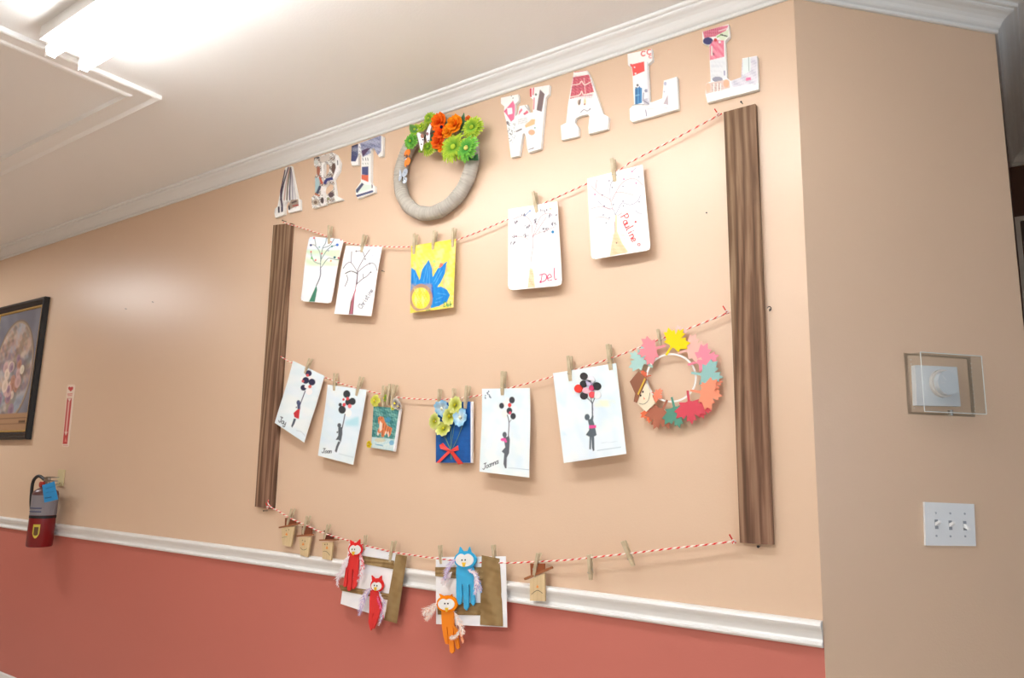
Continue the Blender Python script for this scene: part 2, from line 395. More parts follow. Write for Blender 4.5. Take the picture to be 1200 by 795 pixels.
# ------------------------------------------------------------------ LETTERS
def letter(name, org, outer, holes, paint, label, d0=.0008, d1=.0135):
    x0, y0, k = org
    tp = lambda r: [(x0+a/k, y0+b/k) for a, b in r]
    O = tp(outer); H = [tp(h) for h in holes]
    loops = [[Vector((a, b, 0)) for a, b in l] for l in [O]+H]; flat = [p for l in loops for p in l]
    bm = bmesh.new(); vv = [bm.verts.new(p) for p in flat]
    for t in tessellate_polygon(loops):
        try: bm.faces.new([vv[i] for i in t])
        except ValueError: pass
    xs = [p.x for p in flat]; ys = [p.y for p in flat]
    for ax, lo, hi, st in ((0, min(xs), max(xs), .62), (1, min(ys), max(ys), .8)):
        t = lo+st*.5
        while t < hi:
            co = (t, 0, 0) if ax == 0 else (0, t, 0); no = (1, 0, 0) if ax == 0 else (0, 1, 0)
            bmesh.ops.bisect_plane(bm, geom=bm.verts[:]+bm.edges[:]+bm.faces[:], plane_co=co, plane_no=no, dist=1e-5); t += st
    bm.verts.index_update()
    P = np.array([(v.co.x, v.co.y) for v in bm.verts]); pt = Paint(P, org, .6, (250, 249, 246)); paint(pt)
    vs = [W(a, b, d1) for a, b in P]; fs = [tuple(v.index for v in f.verts) for f in bm.faces]
    mb = MB(); mb.add(vs, fs, [tuple(c) for c in pt.C])
    bk = [Vector((v.x, -d0, v.z)) for v in vs]; mb.add(bk, [f[::-1] for f in fs], (250, 249, 246))
    for e in bm.edges:
        if len(e.link_faces) == 1:
            a, b_ = e.verts[0].index, e.verts[1].index; mb.add([vs[a], vs[b_], bk[b_], bk[a]], [(0, 1, 2, 3)], (250, 249, 246))
    bm.free()
    return tag(centre(mb.build(name, PAINTED)), label, 'letter', 'collage letters spelling out the title')

def pA(p):
    p.wash((205, 205, 205), .5, .9, 3)
    for x, c in ((180, (70, 55, 75)), (215, (205, 170, 160)), (240, (115, 105, 85)), (270, (90, 85, 110)), (300, (175, 170, 185)), (325, (215, 215, 220))):
        p.line([(x+35-(x-240)*.55, 90), (x, 330), (x-12+(x-240)*.35, 520)], 1.6, c)
    p.line([(200, 130), (150, 400), (165, 600)], 2.2, (70, 52, 80)); p.poly([(285, 520), (380, 515), (385, 600), (250, 650), (245, 600)], (170, 150, 135))
    p.line([(310, 600), (380, 590)], 1.3, (190, 40, 50)); p.line([(300, 560), (350, 540)], 2, (85, 65, 60)); p.line([(255, 600), (265, 650)], 2, (60, 45, 55))
    p.line([(120, 620), (125, 700)], 2, (35, 30, 60)); p.line([(165, 620), (165, 690)], 2.2, (35, 35, 75)); p.poly([(60, 710), (410, 615), (410, 660), (70, 765)], (250, 250, 248))
    p.poly([(285, 60), (300, 60), (400, 520), (360, 510)], (248, 248, 246))
letter('letter_sign', (316, 188.5, 11.36), [(205, 92), (285, 66), (365, 500), (402, 512), (405, 658), (250, 695), (240, 640), (262, 560), (255, 535), (215, 545), (195, 590), (195, 712), (75, 760), (62, 700), (70, 640), (105, 610), (140, 400)], [], pA,
       'first collage letter A, tall striped scraps, leftmost letter of the sign')
def pR(p):
    p.wash((140, 110, 85), .9, 1.3, 4); p.wash((70, 55, 50), .6, 2.2, 5)
    p.poly([(165, 110), (285, 75), (285, 150), (200, 185), (160, 160)], (215, 205, 195)); p.dot(110, 180, 30, (215, 220, 215)); p.dot(140, 290, 22, (180, 110, 85), ry=60)
    p.poly([(180, 185), (210, 190), (208, 370), (180, 370)], (245, 243, 240)); p.dot(335, 260, 28, (100, 75, 65), ry=70); p.line([(90, 125), (150, 120)], 1.4, (50, 40, 40))
    p.line([(160, 380), (185, 440)], 2.6, (205, 90, 60)); p.poly([(100, 370), (150, 380), (155, 480), (120, 560), (95, 560)], (175, 205, 210)); p.line([(225, 440), (250, 400), (315, 385)], 3.4, (45, 50, 120))
    p.line([(130, 560), (160, 490)], 3, (60, 70, 95)); p.poly([(175, 480), (215, 480), (230, 710), (205, 715), (200, 600), (170, 580)], (240, 235, 232)); p.line([(100, 580), (150, 600)], 2, (190, 110, 80))
    p.dot(105, 685, 38, (200, 185, 165)); p.dot(105, 685, 22, (120, 95, 80)); p.dot(190, 660, 20, (75, 60, 60), ry=40); p.dot(300, 590, 35, (90, 70, 75)); p.dot(265, 640, 18, (150, 150, 110))
    p.poly([(370, 90), (412, 180), (400, 290), (330, 400), (320, 380), (360, 250), (350, 120)], (248, 247, 246)); p.line([(382, 160), (385, 210)], 1, (50, 50, 60)); p.poly([(345, 455), (365, 600), (440, 640), (436, 655), (345, 670)], (240, 244, 240))
letter('letter_sign', (360, 173.5, 10.74), [(85, 125), (310, 52), (365, 80), (412, 180), (400, 290), (335, 395), (345, 460), (362, 600), (440, 640), (435, 655), (250, 700), (240, 690), (250, 590), (325, 520), (332, 470), (270, 440), (215, 490), (205, 540), (230, 620), (235, 715), (70, 760), (60, 745), (55, 620), (95, 590), (100, 450), (95, 370), (120, 320), (120, 260), (85, 220)],
       [[(215, 195), (260, 190), (280, 230), (275, 300), (225, 370), (212, 350)]], pR, 'collage letter R covered in brown and orange picture scraps')
def pT(p):
    p.poly([(55, 170), (135, 150), (135, 270), (100, 350), (50, 345)], (70, 75, 120)); p.poly([(150, 140), (385, 55), (385, 230), (345, 280), (320, 230), (265, 200), (260, 260), (180, 300)], (150, 155, 190))
    p.wash((55, 60, 105), .7, 1.8, 6, (50, 50, 390, 290)); p.wash((215, 220, 235), .6, 2.4, 9, (50, 50, 390, 290)); p.poly([(165, 230), (230, 200), (265, 200), (180, 300)], (85, 60, 95))
    p.line([(60, 185), (130, 158)], 1.2, (35, 35, 50)); p.line([(135, 150), (135, 270)], .9, (245, 245, 250))
    for x in (180, 210, 235): p.line([(x, 310), (x+5, 335)], .7, (60, 60, 60)); p.line([(x, 365), (x+5, 380)], .6, (150, 160, 140))
    p.poly([(170, 408), (243, 403), (243, 500), (170, 495)], (75, 82, 130)); p.poly([(165, 495), (243, 500), (243, 578), (165, 545)], (222, 105, 75))
    p.poly([(170, 585), (195, 600), (130, 700), (105, 690), (105, 660)], (80, 85, 115)); p.poly([(195, 600), (285, 610), (280, 650), (120, 700)], (228, 240, 230)); p.line([(105, 735), (285, 680)], 2.6, (75, 80, 120))
    p.line([(285, 600), (285, 640)], 1.2, (90, 90, 110))
letter('letter_sign', (406, 152.5, 9.46), [(58, 178), (380, 60), (405, 70), (402, 285), (360, 300), (320, 230), (300, 195), (275, 225), (270, 570), (285, 610), (315, 620), (315, 690), (125, 760), (105, 720), (100, 660), (160, 570), (165, 290), (150, 260), (130, 265), (128, 385), (60, 395), (50, 360)], [], pT,
       'collage letter T with navy blue scraps and an orange block')
def pW(p):
    p.poly([(55, 320), (145, 215), (165, 260), (165, 330), (155, 400), (125, 425), (90, 370)], (238, 120, 155)); p.poly([(85, 290), (135, 285), (140, 345), (95, 355)], (250, 246, 246)); p.line([(60, 325), (85, 300)], 1, (220, 90, 130))
    for i in range(46):
        r = random.random; p.dot(85+80*r(), 430+200*r(), 4.5, random.choice([(60, 60, 60), (120, 120, 120), (90, 80, 80)]))
    p.dot(90, 435, 16, (140, 130, 130)); p.dot(145, 190, 5, (90, 90, 90)); p.dot(130, 170, 5, (120, 120, 120))
    p.poly([(205, 320), (230, 290), (240, 310), (200, 360)], (235, 130, 150)); p.poly([(245, 345), (285, 310), (300, 335), (260, 360)], (225, 110, 130)); p.line([(265, 265), (300, 310)], .8, (120, 100, 100))
    p.poly([(310, 95), (330, 90), (330, 180), (312, 180)], (225, 70, 90)); p.poly([(340, 90), (355, 85), (350, 160), (338, 160)], (235, 110, 130)); p.line([(350, 80), (400, 68)], .8, (60, 60, 60)); p.line([(355, 190), (350, 300)], 1.4, (235, 130, 150))
    p.poly([(412, 105), (458, 150), (430, 325), (378, 310), (395, 200)], (125, 105, 105)); p.dot(372, 155, 11, (110, 120, 110))
    for y in range(400, 460, 12): p.line([(195, y), (285, y-15)], .5, (170, 170, 170))
    p.poly([(262, 460), (330, 400), (365, 400), (360, 450), (270, 485)], (250, 190, 140)); p.dot(330, 530, 34, (250, 180, 145), ry=28); p.dot(362, 485, 9, (150, 180, 160)); p.line([(180, 520), (228, 498)], 1.8, (130, 120, 120)); p.line([(300, 700), (350, 685)], 1, (90, 70, 70))
letter('letter_sign', (584, 92.5, 8.45), [(25, 187), (195, 152), (200, 215), (165, 250), (168, 372), (190, 350), (210, 268), (285, 255), (308, 335), (342, 330), (344, 205), (315, 182), (310, 92), (505, 60), (500, 150), (465, 185), (420, 690), (300, 730), (287, 690), (270, 560), (255, 535), (240, 545), (207, 760), (125, 778), (108, 640), (80, 430), (55, 330), (60, 275), (25, 245)], [], pW,
       'collage letter W with pink and peach scraps on white')
def pA2(p):
    p.line([(190, 65), (310, 45)], 1.6, (230, 150, 140)); p.poly([(178, 118), (335, 92), (390, 275), (262, 310), (140, 345)], (205, 85, 100)); p.wash((150, 50, 70), .6, 1.6, 8, (140, 95, 390, 345)); p.wash((235, 150, 160), .5, 2.6, 12, (140, 95, 390, 345))
    p.line([(168, 200), (235, 190), (262, 160), (290, 200), (350, 170)], .9, (250, 240, 225)); p.line([(145, 325), (235, 305), (262, 265), (285, 300), (390, 275)], 1, (250, 240, 225)); p.line([(285, 130), (300, 290)], .6, (240, 225, 215))
    p.dot(235, 380, 16, (190, 165, 145), ry=30); p.line([(250, 350), (235, 400)], 1, (60, 50, 40)); p.dot(295, 375, 12, (225, 215, 170), ry=35); p.dot(292, 400, 9, (170, 90, 90)); p.line([(250, 485), (285, 455), (320, 470), (350, 445)], .8, (110, 100, 120)); p.dot(350, 447, 6, (90, 80, 100))
letter('letter_sign', (652, 77, 8.83), [(180, 62), (315, 47), (350, 110), (480, 495), (540, 530), (530, 655), (335, 705), (330, 640), (342, 520), (325, 502), (250, 518), (195, 550), (190, 590), (230, 640), (230, 730), (55, 770), (45, 620), (100, 590), (120, 400)], [], pA2,
       'white collage letter A with a red patterned top, right of the W')
def pL(p):
    for x, y, k in ((200, 92, 1), (258, 76, 1), (270, 122, .6)): p.line([(x+18*k, y-22*k), (x-8*k, y-20*k), (x-18*k, y+4*k), (x-5*k, y+22*k), (x+18*k, y+16*k)], 1.3*k**.5, (225, 75, 75))
    p.poly([(85, 200), (210, 170), (215, 265), (100, 315)], (238, 85, 80)); p.poly([(70, 195), (90, 195), (90, 225), (75, 220)], (225, 90, 90)); p.dot(115, 228, 7, (250, 250, 250)); p.dot(125, 290, 9, (250, 240, 240))
    p.poly([(118, 440), (150, 425), (190, 430), (190, 580), (120, 600)], (75, 140, 190)); p.line([(135, 445), (135, 590)], 1.2, (35, 80, 130)); p.line([(165, 420), (168, 570)], 1.4, (45, 110, 170)); p.line([(120, 510), (160, 500)], 1, (140, 190, 220)); p.dot(145, 405, 12, (90, 90, 100)); p.dot(130, 430, 7, (60, 60, 70))
    p.dot(230, 460, 18, (150, 150, 170)); p.line([(205, 480), (200, 560)], 1, (90, 90, 120)); p.poly([(200, 540), (260, 530), (265, 600), (205, 590)], (190, 185, 195)); p.line([(210, 560), (255, 590)], .8, (100, 100, 120)); p.line([(245, 180), (250, 560)], 1.6, (215, 215, 222))
    p.line([(80, 620), (110, 600), (250, 600)], .8, (120, 110, 110)); p.line([(225, 650), (235, 710)], 1.2, (150, 140, 160)); p.dot(145, 665, 55, (238, 228, 235), ry=42); p.poly([(400, 590), (445, 500), (450, 600)], (190, 175, 180)); p.dot(420, 390, 14, (190, 190, 210), ry=20); p.dot(410, 470, 10, (205, 205, 215)); p.line([(240, 640), (440, 630)], .6, (200, 200, 200)); p.line([(245, 680), (330, 680), (440, 660)], .7, (215, 205, 200))
letter('letter_sign', (730, 52, 8.46), [(45, 95), (285, 45), (295, 155), (245, 200), (265, 570), (285, 575), (390, 535), (405, 360), (535, 320), (550, 640), (95, 770), (70, 750), (65, 640), (110, 590), (95, 310), (85, 230), (50, 205)], [], pL,
       'first collage letter L with a red block and blue vase on white')
def pL2(p):
    p.poly([(45, 105), (200, 60), (290, 45), (245, 140), (160, 150), (60, 170)], (225, 130, 150)); p.wash((170, 45, 80), .6, 1.8, 14, (45, 60, 250, 170)); p.dot(95, 195, 48, (60, 60, 110), ry=35); p.dot(70, 235, 10, (140, 140, 180))
    p.poly([(170, 145), (290, 85), (290, 150), (240, 200), (200, 170)], (225, 235, 210)); p.line([(180, 160), (230, 130)], 1.2, (140, 190, 110)); p.line([(215, 135), (275, 150)], 1.3, (50, 60, 50)); p.line([(200, 100), (280, 75)], 1, (245, 225, 225))
    p.poly([(110, 240), (150, 185), (245, 190), (250, 345), (112, 378)], (232, 120, 145)); p.wash((250, 190, 200), .6, 2.0, 15, (110, 190, 250, 375)); p.dot(165, 185, 16, (210, 60, 60)); p.dot(205, 205, 12, (240, 240, 240)); p.line([(130, 250), (130, 330)], 1.8, (225, 225, 215)); p.line([(145, 310), (150, 330)], 1, (90, 70, 70))
    p.poly([(112, 380), (265, 345), (270, 545), (118, 560)], (232, 234, 236)); p.wash((205, 208, 214), .4, .7, 16, (110, 380, 265, 560)); p.dot(185, 560, 50, (150, 150, 165), ry=26); p.line([(250, 480), (252, 520)], 1, (120, 110, 160))
    p.poly([(75, 600), (275, 560), (300, 575), (305, 640), (75, 700)], (225, 200, 190)); p.dot(95, 640, 24, (238, 190, 160), ry=45); p.dot(268, 600, 28, (240, 185, 150), ry=38); p.wash((120, 85, 80), .5, 2.5, 18, (120, 585, 240, 690))
    for x in (150, 185, 215): p.line([(x, 600), (x, 680)], 1, (250, 245, 240))
    p.poly([(420, 365), (560, 338), (568, 590), (330, 640), (310, 590)], (225, 222, 228)); p.wash((175, 172, 190), .6, 1.4, 19, (320, 360, 570, 630)); p.poly([(425, 365), (500, 350), (500, 480), (425, 520)], (228, 236, 234)); p.line([(480, 350), (485, 480)], .8, (150, 160, 160)); p.poly([(455, 545), (500, 540), (505, 565), (455, 575)], (240, 120, 160))
letter('letter_sign', (818, 24, 8.11), [(40, 108), (290, 35), (300, 150), (255, 200), (275, 545), (310, 575), (410, 540), (420, 360), (560, 335), (575, 655), (90, 780), (70, 700), (75, 600), (120, 580), (110, 370), (108, 240), (45, 215)], [], pL2,
       'second collage letter L above the right board, with pink scraps and jars')

# ------------------------------------------------------------------ TWINE
def smooth_path(pts, step=.0025):
    P = [Vector(p) for p in pts]; out = []
    for i in range(len(P)-1):
        p0, p1, p2, p3 = P[max(i-1, 0)], P[i], P[i+1], P[min(i+2, len(P)-1)]
        n = max(2, int((p2-p1).length/step))
        for k in range(n):
            t = k/n; out.append(.5*((2*p1)+(p2-p0)*t+(2*p0-5*p1+4*p2-p3)*t*t+(3*p1-p0-3*p2+p3)*t**3))
    out.append(P[-1]); return out
def twine(px, d0, d1, label, r=.0021, ends=()):
    n = len(px); pts = [W(x, y, d0+(d1-d0)*math.sin(PI*i/(n-1))) for i, (x, y) in enumerate(px)]
    cf = lambda L, a: (222, 50, 44) if ((L/.026+a/(2*PI)) % 1) < .45 else (248, 240, 230)
    root = empty('bakers_twine', pts[0], label, 'string', 'strings of the display')
    mb = MB(); mb.tube(smooth_path(pts), r, None, 8, cfun=cf); mb.build('cord', FELT, root)
    for e in ends:
        mb = MB()
        p = W(*e, d0)
        for k in range(5):
            a = k*1.3; mb.tube([p+Vector((.004*math.cos(a+t), -.004*math.sin(a*2+t), .004*math.sin(a+t))) for t in np.linspace(0, 3, 8)], r*.9, (214, 58, 52) if k % 2 else (240, 225, 215), 6)
        mb.tube([p, p+Vector((-.006, -.003, .010)), p+Vector((-.010, -.004, .018))], r*.8, (214, 58, 52), 6)
        mb.build('knot', FELT, root)
twine([(332, 260.5), (339, 263), (356, 268), (373, 273.6), (403, 284), (433, 288), (470, 289.5), (505, 287.5), (539, 280), (592, 258.5), (643.5, 235.5), (686.5, 216), (729.5, 197), (740, 189.5), (795, 160.6), (846, 133)], .0188, .0188, 'red and white twine strung highest, from board top to board top', ends=[(842, 134)])
twine([(329, 418), (341, 425), (360, 434), (379.5, 442), (400.6, 450), (431, 458.5), (467.5, 466), (508, 468.5), (538, 467), (564, 463), (601, 454), (648, 441.5), (690, 428.5), (722, 418), (755, 405), (783, 394), (819, 380.6), (845, 370), (855, 365.5)], .0188, .0188, 'red and white twine strung across the middle between the boards', ends=[(852, 366)])
twine([(314.5, 586), (314.5, 591), (318, 595), (326, 599), (340, 607.5), (361, 617), (374.5, 623.4), (394, 629.8), (409, 634), (436, 641.7), (459, 647), (484, 651), (510, 654.5), (550, 659), (599, 660), (619.6, 659), (660, 657), (684.6, 654.6), (728, 650), (780, 644), (825, 639), (862, 634.5)], .0215, .033, 'red and white twine strung lowest, just above the chair rail', r=.0025, ends=[(314, 595), (860, 635)])

# ------------------------------------------------------------------ CLOTHESPINS
pin0 = bpy.data.objects.new('clothespin', None); col.objects.link(pin0)
def prong(sg):
    prof = [(.0004, -.030), (.0030, -.0305), (.0062, -.016), (.0074, -.002), (.0082, .016), (.0095, .0405), (.0072, .0415), (.0036, .012), (.0012, .002), (.0004, -.004)]
    mb = MB(); f = [Vector((-.0048, -sg*y, z)) for y, z in prof]; mb.prism(f, [p+Vector((.0096, 0, 0)) for p in f], (255, 255, 255)); return mb.build('prong', PINW, pin0, bevel=.0006)
prong(1); prong(-1)
mb = MB()
mb.tube([(-.0055+.011*t, .0035*math.cos(t*6*PI), .002+.0035*math.sin(t*6*PI)) for t in np.linspace(0, 1, 40)], .0007, (255, 255, 255), 6)
for sx, sg in ((-1, -1), (1, 1)): mb.tube([(sx*.0055, 0, .002), (sx*.0055, sg*.0078, -.010), (-sx*.003, sg*.0076, -.0105)], .0007, (255, 255, 255), 6)
mb.build('spring', METAL, pin0, smooth=True)
PINS_USED = [0]
def pin(jaw, top, label, d=.0215, g='clothespins on the strings'):
    J = W(*jaw, d); T = W(*top, d); ax = (T-J); L = ax.length; ax.normalize(); s = max(.62, min(1.12, L/.072))
    if PINS_USED[0] == 0: r = pin0; kids = []
    else:
        r = pin0.copy(); col.objects.link(r); kids = list(pin0.children)
    r.location = T-ax*(.042*s); r.scale = (s, s, s)
    r.rotation_euler = (0, math.atan2(ax.x, ax.z), 0)
    for c in kids:
        k = c.copy(); col.objects.link(k); k.parent = r
    PINS_USED[0] += 1
    r['label'] = label; r['category'] = 'clothespin'; r['group'] = g
    return r
for jaw, top, lab, d in [
    ((386, 286), (387, 264.5), 'wooden clothespin holding the green-trunk tree drawing', .0215),
    ((424, 296), (428, 275), 'wooden clothespin holding the dark bare tree drawing', .0215),
    ((485.5, 298), (487, 274), 'wooden clothespin at the left of the yellow sunflower painting', .0215),
    ((507.6, 293), (510.3, 270.5), 'wooden clothespin at the middle of the yellow sunflower painting', .0215),
    ((530.8, 290), (532.5, 267.5), 'wooden clothespin at the right of the yellow sunflower painting', .0215),
    ((629.5, 249), (626, 225), 'pale wooden clothespin holding the tree drawing signed Del', .0215),
    ((721, 213), (718, 186), 'wooden clothespin holding the tree drawing signed Pauline', .0215),
    ((357.6, 438), (364.5, 420), 'wooden clothespin on the tilted balloon picture beside the left board', .0215),
    ((391.8, 458), (393.6, 437.5), 'wooden clothespin at the left corner of the second balloon picture', .0215),
    ((418, 464), (424.3, 441.5), 'wooden clothespin at the right corner of the second balloon picture', .0215),
    ((448.8, 477), (451.3, 452), 'leftmost of three clothespins on the tiger painting', .0225),
    ((453.8, 476), (458.8, 450), 'middle of three clothespins on the tiger painting', .0225),
    ((459, 475), (463.8, 451), 'rightmost of three clothespins on the tiger painting', .0225),
    ((514, 476), (515.7, 456), 'clothespin at the left corner of the blue bouquet panel', .0225),
    ((531, 474), (532.2, 455), 'clothespin at the top middle of the blue bouquet panel', .0225),
    ((545.4, 479), (548.6, 452), 'clothespin at the right corner of the blue bouquet panel', .0225),
    ((589, 466), (590.3, 435), 'pale clothespin holding the balloon picture right of the blue panel', .0215),
    ((669, 447.5), (667.3, 417), 'clothespin at the left corner of the largest balloon picture', .0215),
    ((716.3, 434), (713.2, 403.5), 'clothespin at the right corner of the largest balloon picture', .0215),
    ((774, 405), (771, 386), 'clothespin holding the paper leaf wreath', .0215),
    ((337, 616), (344, 596), 'clothespin clipped over the hat of the leftmost scarecrow face', .0245),
    ((355.3, 626), (362, 604.5), 'clothespin clipped over the hat of the smiling scarecrow face', .026),
    ((380, 633), (386, 614.5), 'clothespin clipped over the hat of the frowning scarecrow beside the red owl', .028),
    ((427.4, 645), (428.8, 627), 'clothespin beside the head of the upper red owl', .032),
    ((457.3, 659), (462.2, 634), 'clothespin at the right corner of the red owls card', .032),
    ((517, 661), (515.8, 639), 'clothespin at the left corner of the blue owl card', .033),
    ((580, 662), (578.3, 638.5), 'clothespin at the right corner of the blue owl card', .033),
    ((625.8, 676), (632, 648), 'clothespin clipped over the hat of the lone scarecrow face', .033),
    ((692.4, 680), (691, 650), 'empty clothespin hanging straight down from the lowest twine', .031),
    ((742.3, 663.5), (730.3, 634), 'empty tilted clothespin on the right of the lowest twine', .030)]:
    pin(jaw, top, lab, d)
# first pin keeps the children; later copies were given copies

# ------------------------------------------------------------------ PAPERS
Z1 = (345, 265, 7.95)
def paint1(p):
    p.wash((215, 232, 250), .6, .12, 2, (60, 60, 470, 300)); p.wash((222, 240, 205), .9, .1, 5, (90, 210, 440, 385)); p.wash((225, 236, 245), .5, .1, 8, (40, 380, 430, 720))
    g = (105, 130, 125)
    for l in ([(245, 300), (243, 400), (240, 470), (205, 555)], [(245, 355), (190, 335), (162, 290), (155, 240)], [(246, 320), (235, 240), (190, 180), (155, 178)], [(250, 310), (300, 230), (345, 192), (400, 178)],
              [(250, 385), (310, 305), (350, 305), (405, 315), (420, 295)], [(245, 330), (262, 210), (290, 160), (300, 100)], [(265, 205), (330, 180), (370, 120)], [(200, 180), (188, 110)]): p.line(l, .75, g)
    p.line([(243, 380), (240, 470), (205, 555)], 1.1, (110, 115, 125)); p.line([(160, 285), (175, 315)], 1.2, (110, 175, 110)); p.poly([(205, 550), (212, 595), (190, 706), (135, 706), (165, 640)], (72, 135, 110))
    for x, y, c, r in ((183, 112, (225, 110, 100), 9), (155, 240, (230, 100, 90), 8), (197, 318, (235, 95, 105), 9), (255, 257, (210, 80, 90), 8), (340, 148, (240, 120, 110), 8), (340, 325, (240, 160, 110), 9), (410, 298, (225, 70, 100), 9), (153, 178, (40, 70, 130), 11), (400, 176, (40, 100, 190), 13), (375, 292, (20, 100, 110), 11), (350, 190, (50, 140, 120), 9), (160, 300, (120, 200, 120), 9), (232, 197, (120, 170, 150), 7), (435, 128, (225, 120, 110), 8), (315, 230, (170, 180, 190), 8)): p.dot(x, y, r, c)
def paper(name, quad, org, paint, label, cat, curl=.006, d=.0215, rnd=0, bow=0, lift=.0, **k):
    o = sheet(name, quad, org, paint, lambda u, v: d+curl*math.sin(v*PI)*.6+lift*v*v+.002*math.sin(u*PI)*v, rnd=rnd, bow=bow, **k)
    return tag(centre(o), label, cat, k.get('group'))
paper('tree_drawing', [(362.6, 277), (403.2, 280.7), (387.2, 355.8), (351.3, 353)], Z1, paint1, 'small tree drawing with a green trunk and coloured dots, leftmost on the top string', 'drawing', rnd=3, bow=-.8, thick=.0012, lift=.006, edge=(225, 205, 185))
Z2 = (385, 275, 7.57)
def paint2(p):
    p.poly([(258, 340), (250, 440), (232, 530), (218, 708), (180, 708), (195, 600), (235, 490), (245, 420)], (150, 95, 105)); p.line([(200, 700), (212, 590), (240, 490)], 1.1, (205, 110, 130)); p.line([(185, 690), (205, 590)], .9, (110, 95, 70))
    k = (105, 95, 105)
    for l in ([(258, 345), (265, 300), (320, 200), (365, 135)], [(320, 200), (300, 150), (245, 148)], [(255, 330), (200, 250), (160, 260), (130, 300)], [(200, 250), (205, 150)], [(258, 350), (200, 325), (150, 345)], [(160, 360), (170, 400), (145, 460)],
              [(255, 340), (310, 290), (365, 258), (410, 265), (430, 320)], [(255, 435), (300, 395), (340, 370), (375, 330)], [(310, 385), (305, 350)]): p.line(l, .8, k)
    p.line([(258, 345), (200, 325), (150, 345)], 1.1, (80, 75, 80)); p.line([(250, 440), (256, 350)], 1.3, (95, 75, 85))
    for x, y in ((245, 148), (325, 218), (365, 258), (375, 335)): p.dot(x, y, 7, (100, 95, 100))
    for l in ([(380, 160), (395, 190)], [(400, 180), (370, 210)], [(180, 370), (220, 350)]): p.line(l, .6, (200, 200, 215))
    p.write('Christine', (292, 662), (112, -176), (-176, -112), 42, .75, (110, 110, 125), adv=.5)
paper('tree_drawing', [(405.5, 288), (448.2, 289.3), (434.5, 370.6), (391, 368)], Z2, paint2, 'bare tree drawing with a maroon trunk and grey signature, second on the top string', 'drawing', lift=.014, bow=-.6, edge=(235, 215, 200))
Z3 = (470, 265, 7.227)
def paint3(p):
    p.wash((255, 245, 160), .7, .25, 3); p.wash((248, 216, 50), .6, .35, 4)
    B = (35, 140, 215)
    for q_ in ([(86, 352), (120, 375), (150, 440), (160, 520), (80, 560)], [(235, 285), (262, 360), (268, 430), (262, 520), (170, 500), (155, 470), (178, 370)], [(385, 305), (372, 400), (335, 480), (300, 525), (262, 510), (270, 430), (310, 360)], [(285, 520), (340, 513), (390, 540), (415, 585), (390, 640), (320, 680), (250, 697), (255, 580)], [(85, 530), (160, 450), (270, 430), (305, 520), (290, 660), (240, 690), (100, 680)]): p.poly(q_, B)
    for l in ([(235, 330), (215, 480)], [(225, 310), (190, 470)], [(245, 340), (240, 490)], [(350, 380), (290, 490)], [(330, 370), (280, 470)], [(310, 570), (380, 580)], [(300, 620), (350, 600)], [(290, 650), (330, 640)], [(110, 400), (110, 500)], [(130, 440), (120, 500)]): p.line(l, 1.0, (110, 190, 235), .55)
    p.line([(170, 500), (150, 560), (85, 560)], 1.4, (15, 95, 190)); p.line([(262, 500), (270, 600)], 1.6, (15, 95, 190)); p.wash((20, 100, 200), .3, .7, 11, (80, 290, 420, 700))
    p.dot(170, 612, 97, (182, 142, 122), ry=122); p.wash((205, 165, 130), .6, .6, 12, (75, 480, 270, 740)); p.dot(168, 612, 76, (252, 226, 70), ry=90); p.wash((255, 250, 180), .6, .5, 14, (95, 520, 240, 700)); p.wash((245, 200, 60), .4, .8, 15, (95, 520, 240, 700))
    p.poly([(84, 735), (84, 690), (130, 722), (240, 705), (240, 722)], (240, 215, 90)); p.poly([(320, 345), (332, 312), (358, 320), (352, 338), (325, 358)], (240, 120, 100)); p.line([(345, 350), (388, 308)], 1.2, (30, 130, 210)); p.dot(280, 300, 14, (190, 225, 140)); p.dot(290, 345, 8, (170, 215, 150)); p.line([(212, 718), (245, 712)], 1, (40, 110, 60))
    p.write('Del', (360, 685), (1, -.08), (0, -1), 42, .9, (60, 150, 90), adv=.5); p.dot(423, 664, 7, (50, 120, 70))
paper('sunflower_painting', [(481.8, 288.2), (534.3, 280), (531, 360.5), (480.6, 367.2)], Z3, paint3, 'yellow painting of a blue-petalled sunflower signed in green', 'painting', base=(250, 228, 95), edge=(250, 235, 130), thick=.0012, lift=.004)
Z4 = (590, 225, 6.63)
